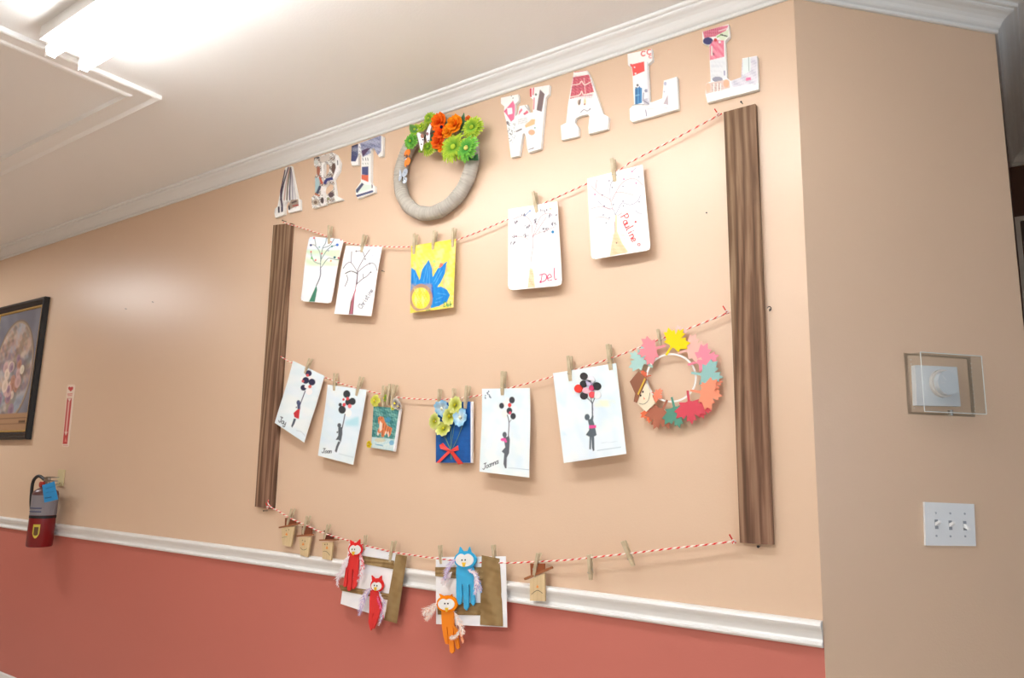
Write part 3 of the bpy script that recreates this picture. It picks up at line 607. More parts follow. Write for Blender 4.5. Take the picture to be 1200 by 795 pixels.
def paint4(p):
    k = (188, 150, 150)
    for l in ([(228, 430), (225, 330), (215, 240), (160, 185), (70, 215)], [(228, 350), (290, 190), (370, 170)], [(230, 350), (330, 200)], [(190, 370), (160, 352), (85, 350)], [(250, 330), (330, 300), (400, 270)]): p.line(l, .95, k, .9)
    p.line([(230, 430), (218, 500), (212, 550)], .9, (140, 120, 110), .7)
    def ticks(x, y, n, sx, sy):
        for i in range(n):
            a, b = x+random.uniform(-sx, sx), y+random.uniform(-sy, sy); t = random.uniform(-1.9, -1.1); p.line([(a, b), (a+11*math.cos(t), b+11*math.sin(t))], .85, random.choice([(75, 70, 85), (95, 80, 95), (110, 70, 85)]))
    for c in ((160, 190, 5, 18, 12), (105, 245, 7, 22, 16), (180, 270, 8, 25, 18), (85, 350, 6, 22, 12), (75, 403, 6, 20, 8), (172, 340, 6, 22, 12), (245, 235, 8, 12, 22), (310, 155, 8, 28, 14), (368, 192, 6, 14, 14), (375, 258, 8, 32, 14), (310, 303, 11, 40, 14), (410, 188, 2, 8, 4), (258, 160, 2, 5, 3)): ticks(*c)
    p.line([(165, 185), (205, 148)], 1, (110, 140, 180)); p.dot(206, 147, 7, (60, 110, 170)); p.dot(383, 311, 12, (20, 130, 185)); p.dot(365, 130, 8, (235, 215, 150))
    p.poly([(205, 590), (228, 600), (246, 742), (188, 746)], (244, 216, 178)); p.wash((214, 176, 130), .6, 1.6, 5, (185, 600, 250, 745))
    c = (205, 60, 105)
    p.line([(282, 645), (325, 638), (335, 665), (322, 690), (285, 705)], 1.3, c); p.line([(300, 642), (292, 700)], 1.1, c); p.line([(343, 672), (372, 662), (362, 640), (343, 655), (348, 688), (374, 684)], 1.2, c); p.line([(396, 592), (395, 640), (400, 680), (413, 676)], 1.2, c); p.dot(288, 698, 8, c)
paper('tree_drawing', [(595.7, 245.2), (653.2, 236.2), (659, 334.6), (595.3, 340.8)], Z4, paint4, 'white tree drawing signed Del in red, fourth on the top string', 'drawing', rnd=-5, thick=.0012, lift=.010, edge=(232, 214, 196))
Z5 = (680, 180, 6.11)
def paint5(p):
    p.poly([(250, 440), (263, 440), (266, 560), (300, 640), (345, 706), (212, 735), (225, 640), (245, 560)], (246, 208, 170)); p.wash((235, 180, 130), .5, 1.2, 5, (215, 560, 340, 730))
    k = (200, 150, 150); k2 = (150, 145, 160)
    for i, l in enumerate(([(250, 440), (235, 400), (180, 385), (125, 340)], [(230, 400), (212, 330), (155, 300), (110, 265), (80, 235)], [(110, 255), (118, 190)], [(215, 330), (215, 230), (245, 180)], [(225, 340), (260, 270), (300, 210), (360, 180), (410, 190), (445, 225)], [(255, 280), (310, 280), (380, 298)],
                           [(252, 440), (272, 400), (300, 355), (360, 368), (410, 340), (430, 300)], [(220, 405), (150, 380), (80, 395)], [(210, 475), (165, 455), (112, 460)], [(395, 408), (415, 425), (437, 430)], [(255, 190), (252, 125)], [(265, 125), (235, 133)], [(370, 130), (400, 100)], [(270, 445), (300, 425)])):
        p.line(l, .9, k if i % 3 else k2)
    for x, y in ((207, 195), (228, 243), (158, 295), (172, 375), (165, 440), (208, 460), (185, 497), (237, 365), (306, 342), (308, 375), (422, 347), (306, 235), (420, 167), (253, 192), (255, 155)): p.dot(x, y, 5.5, (100, 95, 115))
    for x, y in ((105, 293), (400, 212), (312, 184), (370, 130)): p.dot(x, y, 7, (200, 130, 160))
    p.dot(260, 640, 5, (120, 90, 80)); p.line([(250, 560), (245, 490)], .8, (170, 150, 150))
    c = (216, 62, 60)
    p.write('Pauline', (287, 452), (.42, .9), (.86, -.48), 56, 1.25, c, adv=.50); p.dot(420, 652, 12, c); p.dot(420, 652, 5, (250, 245, 245)); p.dot(396, 490, 8, c)
paper('tree_drawing', [(688, 209.5), (753, 193), (762.5, 293), (693, 304.5)], Z5, paint5, 'white tree drawing signed Pauline in red, rightmost on the top string', 'drawing', rnd=-4, thick=.0012, lift=.012, edge=(228, 212, 205))

# pictures of a child holding balloons
WB = (230, 240, 246)
Z6 = (318, 415, 7.57)
def sky(p, s):
    p.wash((214, 232, 244), .45, .07, s); p.wash((242, 245, 238), .45, .06, s+3); p.wash((204, 230, 238), .25, .10, s+5)
def paint6(p):
    sky(p, 2); nv = (52, 50, 78)
    for x, y, r, c in ((275, 220, 17, (248, 244, 244)), (335, 335, 28, (245, 240, 240)), (330, 172, 28, nv), (345, 213, 17, (245, 240, 240)), (305, 235, 30, nv), (360, 250, 30, nv), (285, 300, 26, nv), (308, 290, 14, (248, 240, 240)), (320, 190, 13, (225, 90, 90)), (342, 290, 15, (225, 110, 100)), (280, 242, 12, (215, 95, 100))): p.dot(x, y, r, c)
    p.line([(300, 330), (268, 415), (255, 450)], 1.1, (75, 75, 100)); p.dot(240, 432, 17, (75, 85, 115), ry=22); p.poly([(228, 440), (258, 440), (256, 495), (232, 492)], (75, 80, 110)); p.dot(222, 475, 6, (70, 70, 90))
    p.poly([(228, 495), (254, 488), (244, 578), (205, 562), (196, 525)], (205, 55, 62)); p.poly([(200, 570), (220, 578), (205, 620), (185, 655), (176, 640), (190, 600)], (85, 95, 105)); p.line([(222, 680), (262, 690), (300, 728)], .6, (195, 205, 210))
    p.write('Joy', (62, 600), (.88, .47), (.3, -1), 48, .9, (60, 65, 75), adv=.42)
G = 'child with balloons pictures'
paper('balloon_picture', [(343.3, 423), (380, 440.8), (357, 519), (322.4, 495.8)], Z6, paint6, 'tilted pale balloon picture of a child in a red skirt, beside the left board', 'picture', base=WB, lift=.012, bow=.5)
Z7 = (368, 440, 7.23)
def paint7(p):
    sky(p, 5); p.wash((175, 222, 232), .9, .12, 4, (250, 340, 390, 450)); bk = (58, 60, 64)
    for x, y, r, c in ((290, 320, 28, (246, 242, 242)), (277, 160, 30, bk), (325, 222, 28, bk), (238, 292, 31, bk), (290, 228, 26, bk), (222, 250, 14, bk), (285, 198, 13, (222, 80, 85)), (255, 250, 14, (222, 75, 80)), (250, 205, 10, (220, 80, 85)), (302, 262, 16, (235, 120, 125))): p.dot(x, y, r, c, ry=r*1.1)
    gr = (92, 98, 104); p.line([(262, 330), (252, 385), (238, 450)], 1.2, (80, 82, 92)); p.dot(214, 425, 16, gr, ry=19); p.poly([(205, 438), (240, 440), (240, 500), (228, 565), (206, 548), (183, 548), (205, 512)], gr); p.dot(198, 483, 7, (75, 80, 85))
    p.poly([(205, 560), (225, 565), (205, 610), (192, 655), (176, 645), (188, 600)], gr); p.line([(210, 665), (330, 695)], .7, (190, 205, 210)); p.write('Joan', (65, 658), (1, .02), (.25, -1), 38, .9, (75, 80, 90), adv=.5); p.line([(90, 660), (135, 655)], .7, (150, 155, 160))
paper('balloon_picture', [(384, 451), (429.6, 457), (414.3, 545), (373, 534.2)], Z7, paint7, 'pale picture of a grey child with black and red balloons, second on middle string', 'picture', base=WB, lift=.014, bow=.4)
Z10 = (555, 440, 6.63)
def paint10(p):
    sky(p, 9); bk = (66, 68, 74)
    for x, y, r, c in ((245, 225, 20, (248, 236, 234)), (240, 300, 24, (246, 238, 236)), (320, 262, 16, (246, 242, 244)), (262, 192, 16, (244, 232, 232)), (298, 193, 22, bk), (218, 237, 19, bk), (278, 277, 22, bk), (307, 318, 21, bk), (280, 232, 14, (225, 70, 70)), (283, 293, 10, (225, 85, 110))): p.dot(x, y, r, c, ry=r*1.2)
    gr = (98, 102, 110); p.line([(262, 310), (275, 365), (270, 475)], 1.1, (95, 98, 106)); p.line([(292, 345), (275, 370)], .7, (120, 122, 128)); p.dot(241, 462, 17, gr, ry=22)
    p.poly([(232, 485), (262, 478), (274, 465), (282, 500), (276, 605), (258, 640), (256, 725), (244, 722), (232, 690), (238, 610), (218, 592), (246, 560)], gr); p.dot(232, 500, 22, (232, 95, 165), ry=13); p.dot(250, 515, 9, (232, 95, 165))
    p.line([(270, 720), (430, 735)], .7, (185, 200, 210)); p.write('Joanna', (70, 735), (1, -.42), (.1, -1), 44, .8, (65, 70, 80), adv=.46)
    for i in range(14): p.dot(85+50*random.random(), 118+68*random.random(), 4.5, (90, 110, 130))
paper('balloon_picture', [(564.8, 455.8), (620.8, 455), (620.8, 560), (562.5, 553)], Z10, paint10, 'pale balloon picture with a pink-bowed grey child, right of the blue panel', 'picture', base=WB, lift=.020, bow=.6)
Z11 = (645, 425, 6.36)
def paint11(p):
    sky(p, 14); p.wash((238, 238, 205), .7, .12, 3, (310, 270, 500, 340)); p.wash((170, 218, 235), .6, .15, 6, (80, 500, 190, 560)); p.wash((240, 240, 215), .5, .12, 3, (60, 200, 190, 250))
    gr = (92, 102, 110)
    for l in ([(312, 400), (312, 310), (275, 265)], [(312, 310), (330, 265)], [(312, 310), (300, 255)]): p.line(l, 1, (85, 92, 100))
    p.line([(314, 420), (312, 300)], 1.5, gr); p.dot(274, 408, 19, gr, ry=24); p.poly([(278, 428), (300, 420), (312, 395), (322, 400), (318, 430), (330, 470), (345, 542), (326, 552), (328, 655), (318, 662), (310, 640), (305, 560), (302, 650), (290, 645), (292, 555), (264, 540), (288, 505), (288, 470)], gr)
    p.poly([(288, 470), (340, 466), (341, 488), (288, 492)], (230, 85, 150)); p.line([(350, 657), (525, 632)], .8, (180, 198, 206)); p.line([(380, 600), (500, 590)], .5, (205, 218, 224))
Q11 = [(648, 437.6), (722, 425.8), (734, 532), (660.7, 543)]
r11 = paper('balloon_picture', Q11, Z11, paint11, 'largest balloon picture, grey child under balloons of glued round buttons, beside the leaf wreath', 'picture', base=WB, lift=.022)
for x, y, r, c in ((300, 128, 28, (238, 236, 244)), (247, 102, 27, (62, 62, 66)), (245, 160, 26, (58, 58, 62)), (345, 177, 30, (56, 58, 62)), (248, 248, 28, (62, 60, 66)), (287, 152, 25, (196, 186, 216)), (306, 190, 21, (225, 80, 125)), (208, 195, 31, (238, 70, 60)), (262, 212, 25, (242, 190, 205)), (348, 243, 28, (240, 242, 244)), (310, 240, 25, (236, 92, 100))):
    px, py = Z11[0]+x/Z11[2], Z11[1]+y/Z11[2]; rr = r/Z11[2]; mb = MB(); k = .0305
    ring = lambda f, d_: [(px+rr*f*math.cos(t), py+rr*f*math.sin(t)) for t in np.linspace(0, 2*PI, 25)[:-1]]
    mb.pp(ring(1, 0), .0262, k, c); mb.pp(ring(.78, 0), k, k+.0007, c)
    o = mb.build('button', GLOSSY, r11)

def board_px(name, quad, org, paint, base, label, cat, d0, d1, front_frac=1):
    root = sheet(name, quad, org, paint, lambda u, v: d1, base=base, thick=d1-d0, m=PAINTED, edge=(248, 248, 248)); return tag(centre(root), label, cat)
Z8 = (428, 450, 9.24)
def paint8(p):
    p.wash((35, 120, 118), .9, .6, 3); p.wash((150, 205, 190), .7, .9, 5); p.wash((30, 80, 90), .6, 1.3, 7); p.dot(245, 390, 28, (60, 140, 190), .7)
    p.poly([(60, 575), (330, 600), (320, 735), (60, 690)], (190, 218, 222)); p.wash((225, 232, 225), .7, .8, 9, (60, 590, 330, 720)); p.dot(160, 610, 60, (215, 205, 170), .8, ry=22); p.dot(285, 640, 26, (90, 165, 205), .8); p.line([(110, 655), (190, 672)], 1, (90, 160, 190)); p.wash((60, 150, 150), .4, 1.2, 2, (190, 560, 330, 650))
    O = (222, 125, 72); p.poly([(140, 368), (195, 358), (212, 410), (240, 455), (292, 480), (278, 545), (258, 575), (240, 545), (215, 530), (200, 580), (176, 572), (175, 520), (150, 545), (130, 520), (158, 455), (140, 420)], O); p.dot(165, 378, 26, O, ry=24)
    p.poly([(158, 400), (185, 430), (180, 500), (158, 520), (150, 470)], (240, 225, 210)); p.poly([(130, 520), (150, 540), (140, 565), (128, 550)], (235, 225, 215)); p.line([(225, 520), (215, 550)], 1.2, (240, 230, 215)); p.line([(245, 520), (252, 570)], 1.3, (240, 230, 215))
    for l in ([(200, 430), (195, 480)], [(225, 450), (215, 500)], [(250, 475), (242, 520)], [(270, 485), (262, 530)], [(150, 370), (160, 385)], [(180, 365), (175, 382)], [(190, 500), (190, 560)]): p.line(l, .6, (95, 60, 50))
    p.poly([(370, 250), (390, 250), (330, 740), (300, 740)], (244, 246, 248))
t8 = board_px('tiger_painting', [(437.7, 476), (469.4, 479), (462.4, 529.5), (435, 524.7)], Z8, paint8, (75, 150, 148), 'small teal painting of an orange tiger with flowers glued at its corners', 'painting', .0135, .0215)
def gerbera(mb, p, R, c1, c2, n=16, cc=(235, 215, 90), layers=2, tilt=(0, 0), cup=.25, jag=.5):
    """daisy-like bloom facing the room; c1 base colour, c2 tip colour"""
    T = Matrix.Rotation(tilt[0], 3, 'Z') @ Matrix.Rotation(tilt[1], 3, 'X'); p = Vector(p)
    for L in range(layers):
        rr = R*(1-.28*L); 
        for k in range(n):
            a = 2*PI*(k+.5*L)/n+random.uniform(-.07, .07); r1 = rr*random.uniform(.9, 1.05); e = cup+.28*L+random.uniform(-.08, .08); wv = 2*PI*rr/n*.62
            rows = []; cs = []
            for i in range(5):
                t = i/4; w_ = wv*(.25+1.1*math.sin(PI*(.12+.72*t)))*.5; rad = r1*(.12+.88*t); out = -r1*(math.sin(e)*t-.25*t*t*t)-L*.003
                for sgn in (-1, 0, 1):
                    x = rad*math.cos(a)-sgn*w_*math.sin(a); z = rad*math.sin(a)+sgn*w_*math.cos(a)
                    if i == 4 and sgn: x -= .12*r1*math.cos(a)*jag; z -= .12*r1*math.sin(a)*jag
                    v = Vector((x, out+(abs(sgn)*-.0008), z)); rows.append(p+T @ v)
                    c = np.array(c1)*(1-t)+np.array(c2)*t; cs.append(lin(tuple(np.clip(c*(.92+.08*abs(sgn)), 0, 255))))
            fs = [(i*3+j, i*3+j+1, (i+1)*3+j+1, (i+1)*3+j) for i in range(4) for j in range(2)]
            mb.add(rows, fs, cs)
    q = p+T @ Vector((0, -.004-.003*layers, 0)); mb.ball(q, R*.17, cc, 6, sy=.6)
def rose(mb, p, R, c1, c2):
    p = Vector(p)
    for L, (n, fr, e) in enumerate(((7, 1, .35), (6, .8, .75), (5, .58, 1.05), (4, .34, 1.35))):
        for k in range(n):
            a = 2*PI*k/n+L*.9+random.uniform(-.15, .15); rows = []; cs = []; r1 = R*fr; wv = R*fr*.75
            for i in range(5):
                t = i/4; w_ = wv*math.sin(PI*(.1+.62*t)); rad = r1*(math.cos(e*.6)*t if L < 2 else math.cos(e)*t*.8+.15*fr); out = -R*(.9*math.sin(e)*t)*(.9 if L < 3 else .8)
                for j, sg in enumerate((-1, -.5, 0, .5, 1)):
                    x = rad*math.cos(a)-sg*w_*math.sin(a)*.8; z = rad*math.sin(a)+sg*w_*math.cos(a)*.8; y = out-abs(sg)**2*R*.14+(R*.1 if i == 4 else 0)*(1-abs(sg))
                    rows.append(p+Vector((x, y, z))); c = np.array(c1)*(1-t)+np.array(c2)*t; cs.append(lin(tuple(np.clip(c+random.uniform(-8, 8), 0, 255))))
            mb.add(rows, [(i*5+j, i*5+j+1, (i+1)*5+j+1, (i+1)*5+j) for i in range(4) for j in range(4)], cs)
def flower_part(parent, px, py, d, R, c1, c2, n=7, cc=(235, 215, 60), layers=1, tilt=(0, 0), name='flower', **k):
    mb = MB(); gerbera(mb, W(px, py, d), R, c1, c2, n, cc, layers, tilt, **k); return mb.build(name, FELT, parent, solid=.0004)
for x, y, R, c1, c2 in ((110, 185, .021, (190, 190, 60), (236, 234, 120)), (215, 155, .012, (120, 160, 50), (190, 210, 90)), (330, 215, .019, (120, 110, 100), (245, 240, 235)), (365, 245, .013, (90, 80, 80), (225, 215, 205)), (300, 255, .010, (190, 190, 60), (230, 225, 120)), (42, 655, .013, (190, 150, 20), (246, 222, 60))):
    flower_part(t8, 428+x/9.24, 450+y/9.24, .0245, R*1.15, c1, c2, 6)
Z9 = (498, 460, 8.84)
def paint9(p):
    p.wash((20, 100, 180), .5, .4, 3); p.wash((8, 70, 140), .4, .8, 5); p.poly([(474, 80), (500, 80), (500, 740), (474, 740)], (246, 247, 250))
t9 = board_px('bouquet_panel', [(511, 472.4), (553.2, 470.8), (553.2, 542.6), (510.7, 542.6)], Z9, paint9, (14, 88, 162), 'deep blue panel with a 3D paper bouquet tied by a red bow', 'craft picture', .0135, .0215)
z9 = lambda x, y, d: W(498+x/8.84, 460+y/8.84, d)
for l in ([(205, 440), (235, 520), (262, 590), (282, 700)], [(275, 330), (268, 470), (264, 590), (272, 700)], [(305, 340), (285, 470), (268, 590)], [(390, 340), (340, 470), (280, 600), (262, 690)], [(150, 380), (220, 500), (262, 600)]):
    mb = MB(); mb.tube(smooth_path([z9(x, y, .024) for x, y in l], .004), .0009, (110, 150, 120), 6); mb.build('stem', PAINTED, t9)
YG = ((160, 165, 40), (232, 236, 160)); BL = ((225, 235, 240), (138, 198, 236))
for x, y, R, cc_, tl, nm in ((180, 165, .019, BL, (.3, .3), 0), (375, 265, .021, BL, (0, -.1), 0), (320, 135, .020, YG, (0, 0), 0), (262, 250, .021, YG, (0, 0), 0), (110, 300, .019, YG, (-.15, 0), 0), (195, 385, .019, YG, (.2, -.4), 0)):
    flower_part(t9, 498+x/8.84, 460+y/8.84, .0275, R*1.5, cc_[0], cc_[1], 5, (190, 180, 40) if cc_ is YG else (240, 235, 200), 1, tl, cup=.45, jag=-.4)
for nm, q_ in (('bow_loop', [(148, 548), (185, 525), (215, 560), (262, 598), (240, 614), (160, 585)]), ('bow_loop', [(342, 548), (348, 600), (300, 612), (262, 612), (268, 598)]), ('ribbon_tail', [(238, 606), (268, 618), (150, 732), (116, 730)]), ('ribbon_tail', [(258, 620), (292, 612), (398, 740), (345, 748)])):
    mb = MB(); f = [z9(x, y, .0255+.003*math.sin(x*.05)) for x, y in q_]; mb.prism(f, [v+Vector((0, .0012, 0)) for v in f], (228, 66, 58)); mb.build(nm, PAINTED, t9)
mb = MB(); mb.ball(z9(262, 608, .0275), .0042, (205, 50, 45), 8, sy=.7); mb.build('bow_knot', PAINTED, t9, smooth=True)

# ------------------------------------------------------------------ GREY FLOWER WREATH
wc = Vector((-1.309, -.026, 2.392)); R0, r0 = .179, .027
wr = empty('flower_wreath', (wc.x, 0, wc.z), 'round grey yarn wreath with green and orange flowers', 'wreath')
mb = MB(); vs = []; cs = []; NU, NV = 440, 20
for i in range(NU):
    a = 2*PI*i/NU; bumpr = .0007*math.sin(i*PI*.5)+.0006*math.sin(i*1.37)+.0006*math.sin(a*13+.5); sh = random.uniform(-7, 7)
    for k in range(NV):
        b_ = 2*PI*k/NV; rr = r0+bumpr; rad = R0+rr*math.cos(b_)
        vs.append(wc+Vector((rad*math.cos(a), rr*.88*math.sin(b_), rad*math.sin(a)))); cs.append(lin((184+sh, 177+sh, 166+sh)))
mb.add(vs, [(i*NV+k, ((i+1) % NU)*NV+k, ((i+1) % NU)*NV+(k+1) % NV, i*NV+(k+1) % NV) for i in range(NU) for k in range(NV)], cs)
mb.build('wrapped_ring', FELT, wr, smooth=True)
zw = lambda x, y: (465+x/11.04, 128+y/11.04)
GB, GT = (84, 150, 46), (204, 222, 74)
def leafshape(parent, a, b, wd, c, d0=.05, name='leaf'):
    A = W(*zw(*a), d0); B = W(*zw(*b), d0); t = B-A; n = Vector((-t.z, 0, t.x)).normalized(); L = 8; vs = []; cs = []
    for i in range(L+1):
        s = i/L; w_ = wd*math.sin(PI*s**.8)
        for j in (-1, 0, 1): vs.append(A+t*s+n*w_*j+Vector((0, -.006*math.sin(PI*s)+.003*abs(j), 0))); cs.append(lin(np.array(c)*(1.0 if j else .8)))
    mb = MB(); mb.add(vs, [(i*3+j, i*3+j+1, i*3+j+4, i*3+j+3) for i in range(L) for j in (0, 1)], cs); return mb.build(name, PAINTED, parent, solid=.0005)
for a, b, w_, c in (((830, 330), (865, 45), .013, (75, 130, 85)), ((900, 330), (905, 110), .010, (60, 115, 70)), ((640, 290), (655, 150), .010, (110, 160, 110)), ((600, 140), (585, 60), .009, (80, 135, 80)), ((440, 330), (520, 440), .012, (70, 140, 90)), ((250, 300), (160, 200), .010, (100, 160, 60)), ((1000, 600), (1050, 660), .010, (50, 110, 60)), ((480, 520), (530, 530), .008, (170, 200, 70)), ((300, 500), (330, 560), .009, (150, 190, 60)), ((380, 260), (350, 160), .009, (150, 195, 60)), ((840, 560), (990, 660), .012, (55, 120, 70))):
    leafshape(wr, a, b, w_*1.4, c, .052)
for x, y, R, d, n, cc_, L in ((190, 420, .026, .052, 14, (150, 190, 60), 2), (425, 500, .027, .050, 14, (150, 190, 60), 2), (430, 130, .024, .048, 12, (180, 200, 70), 2), (240, 270, .021, .048, 12, (180, 200, 60), 1), (325, 235, .016, .058, 10, (220, 230, 60), 2), (985, 245, .036, .050, 18, (180, 200, 60), 2), (745, 500, .047, .058, 22, (190, 215, 70), 2), (920, 515, .041, .066, 20, (225, 215, 120), 2)):
    px, py = zw(x, y); flower_part(wr, px, py, d, R*1.3, (58, 140, 62) if x in (920, 190) else GB, (140, 205, 80) if x in (920, 190) else GT, int(n*1.45), cc_, L, (random.uniform(-.15, .15), random.uniform(-.1, .1)), name='green_daisy')
for x, y, R, d, c1, c2 in ((560, 175, .025, .056, (225, 70, 20), (255, 130, 30)), (765, 205, .025, .060, (240, 105, 10), (255, 160, 30)), (590, 320, .023, .062, (225, 60, 15), (255, 105, 30)), (545, 425, .021, .060, (225, 70, 20), (250, 125, 40)), (675, 300, .018, .064, (240, 110, 10), (255, 180, 40)), (590, 500, .014, .056, (240, 100, 10), (255, 150, 40)), (925, 130, .009, .05, (220, 90, 30), (240, 130, 60))):
    mb = MB(); px, py = zw(x, y); rose(mb, W(px, py, d), R*1.4, c1, c2); mb.build('orange_rose', FELT, wr, solid=.0004)
mb = MB(); mb.ball(W(*zw(578, 230), .078), .006, (40, 30, 60), 8); mb.build('flower_centre', FELT, wr)
def butterfly(org, wings, body, d, cw, cs_, parent):
    f = lambda x, y: (org[0]+x/org[2], org[1]+y/org[2]); mb = MB()
    for w_, spots in wings:
        mid = np.mean(w_, 0); q_ = []
        for i in range(len(w_)):
            a, b = np.array(w_[i-1]), np.array(w_[i]); q_ += [tuple(a*.25+b*.75), tuple(np.array(w_[i])*.75+np.array(w_[(i+1) % len(w_)])*.25)]
        ring = [W(*f(x, y), d+.010) for x, y in q_]; mb.prism(ring, [v+Vector((0, .001, 0)) for v in ring], cw)
        for x, y, r, c in spots:
            rg = [W(*f(x+r*math.cos(t), y+r*1.3*math.sin(t)), d+.0106) for t in np.linspace(0, 2*PI, 11)[:-1]]; mb.prism(rg, [v+Vector((0, .0005, 0)) for v in rg], c)
    mb.tube([W(*f(*body[0]), d+.008), W(*f(*body[1]), d+.012)], .0018, (40, 36, 36), 8); return mb.build('butterfly', PAINTED, parent)
butterfly((465, 128, 11.04), [([(250, 300), (300, 305), (350, 370), (345, 440), (320, 560), (295, 480), (280, 400)], [(328, 348, 22, (165, 110, 90)), (335, 395, 8, (60, 50, 50)), (318, 455, 9, (110, 100, 100))]), ([(435, 165), (450, 190), (425, 300), (430, 380), (405, 440), (385, 400), (375, 320), (395, 260)], [(395, 320, 17, (150, 110, 110)), (432, 185, 7, (60, 55, 55)), (408, 405, 8, (110, 100, 100))])], [(350, 400), (372, 330)], .066, (240, 244, 250), None, wr)
butterfly((465, 128, 11.04), [([(140, 515), (178, 525), (165, 590), (120, 625), (88, 600), (105, 545)], [(128, 605, 15, (110, 70, 50)), (100, 600, 9, (140, 80, 50))]), ([(120, 630), (165, 620), (180, 680), (130, 750), (95, 740), (100, 680)], [(115, 640, 12, (225, 205, 215)), (130, 730, 8, (90, 60, 90))])], [(100, 640), (135, 620)], .048, (246, 132, 28), None, wr)
butterfly((462, 170, 13.26), [([(155, 365), (215, 380), (190, 470), (140, 510), (110, 470)], [(210, 380, 7, (50, 55, 70)), (165, 430, 10, (150, 165, 185))]), ([(85, 375), (105, 400), (120, 500), (85, 560), (65, 560), (75, 460)], [(85, 470, 7, (230, 232, 236))]), ([(140, 510), (200, 500), (190, 580), (150, 600), (120, 580)], [(150, 560, 14, (225, 235, 240)), (160, 530, 8, (90, 95, 110))])], [(120, 470), (135, 560)], .048, (182, 192, 206), None, wr)

# ------------------------------------------------------------------ PAPER LEAF WREATH
ZL = (720, 370, 5.68); zl = lambda x, y, d: W(720+x/5.68, 370+y/5.68, d)
lw = empty('leaf_wreath', zl(385, 415, 0), 'ring wreath of pastel paper maple leaves with a scarecrow face', 'wreath')
mb = MB(); ro = [zl(378+170*math.cos(t), 415+164*math.sin(t), .020) for t in np.linspace(0, 2*PI, 61)[:-1]]; ri = [zl(378+158*math.cos(t), 415+152*math.sin(t), .020) for t in np.linspace(0, 2*PI, 61)[:-1]]
bk = lambda r, t=.0008: [v+Vector((0, t, 0)) for v in r]
mb.prism(ro, bk(ro), (248, 246, 242), None, [(ri, bk(ri))]); mb.build('paper_ring', PAPER, lw)
HALF = [(0, 1), (.12, .76), (.26, .82), (.2, .46), (.42, .66), (.5, .5), (.82, .56), (.72, .3), (.88, .18), (.5, -.06), (.55, -.26), (.2, -.2), (.07, -.24), (.06, -.8)]
LEAF = HALF+[(-x, y) for x, y in HALF[::-1][:-1]]
def paper_leaf(cx, cy, sx, sy, R, c, d, name='paper_leaf'):
    """centre and stem end in drawing units"""
    C = zl(cx, cy, d); S = zl(sx, sy, d); up = (C-S); up.y = 0; up.normalize(); R *= 1.42; tx, ty = random.uniform(-.0012, .0012), random.uniform(.0002, .0014); rt = Vector((up.z, 0, -up.x)); ring = []
    for x, y in LEAF:
        ring.append(C+rt*(x*R)+up*(y*R)+Vector((0, -tx*x-ty*y, 0)))
    mb = MB(); mb.prism(ring, bk(ring, .0006), c); return mb.build(name, PAPER, lw)
for a in ((235, 640, 240, 560, .024, (235, 120, 80), .0205), (640, 455, 560, 470, .026, (244, 150, 120), .0208), (275, 525, 230, 500, .018, (240, 140, 110), .0206), (205, 405, 240, 400, .016, (225, 110, 80), .0208), (575, 610, 520, 590, .024, (225, 90, 100), .0206),
          (310, 650, 352, 560, .037, (178, 108, 84), .0215), (185, 300, 240, 335, .034, (176, 214, 208), .0215), (255, 225, 335, 200, .036, (240, 145, 155), .0225), (395, 185, 328, 285, .036, (250, 218, 25), .0232),
          (430, 130, 440, 200, .022, (240, 200, 195), .0208), (505, 225, 375, 265, .034, (240, 188, 175), .0222), (580, 300, 465, 335, .037, (244, 145, 165), .0232), (605, 395, 470, 375, .037, (150, 194, 190), .0240), (600, 515, 515, 500, .037, (246, 154, 122), .0248),
          (405, 635, 378, 535, .036, (92, 152, 132), .0232), (500, 600, 482, 475, .038, (216, 80, 95), .0240)):
    paper_leaf(*a)
mb = MB(); f = [zl(x, y, .0245) for x, y in ((205, 430), (272, 582), (212, 642), (150, 585), (160, 530))]; mb.prism(f, bk(f), (242, 226, 198)); 
sc = mb.build('scarecrow_face', PAPER, lw)
for q_, c in (([(172, 525), (180, 528), (178, 540), (170, 538)], (40, 35, 35)), ([(186, 500), (195, 503), (193, 516), (184, 512)], (40, 35, 35)), ([(192, 540), (205, 555), (195, 560)], (240, 160, 130))):
    mb = MB(); f = [zl(x, y, .0250) for x, y in q_]; mb.prism(f, bk(f, .0004), c); mb.build('face_mark', PAPER, sc)
mb = MB(); mb.tube(smooth_path([zl(x, y, .0250) for x, y in ((165, 585), (195, 590), (225, 565), (237, 515))], .002), .0006, (40, 35, 40), 5); mb.build('smile', PAPER, sc)
mb = MB(); f = [zl(x, y, .0258) for x, y in ((160, 370), (205, 412), (218, 400), (222, 412), (165, 540), (150, 582), (128, 572), (138, 520), (102, 440))]; mb.prism(f, bk(f), (150, 98, 76)); mb.build('paper_hat', PAPER, sc)
mb = MB(); f = [zl(x, y, .0263) for x, y in ((200, 415), (208, 425), (160, 530), (152, 522))]; mb.prism(f, bk(f, .0004), (220, 180, 70)); mb.build('hat_band', PAPER, sc)

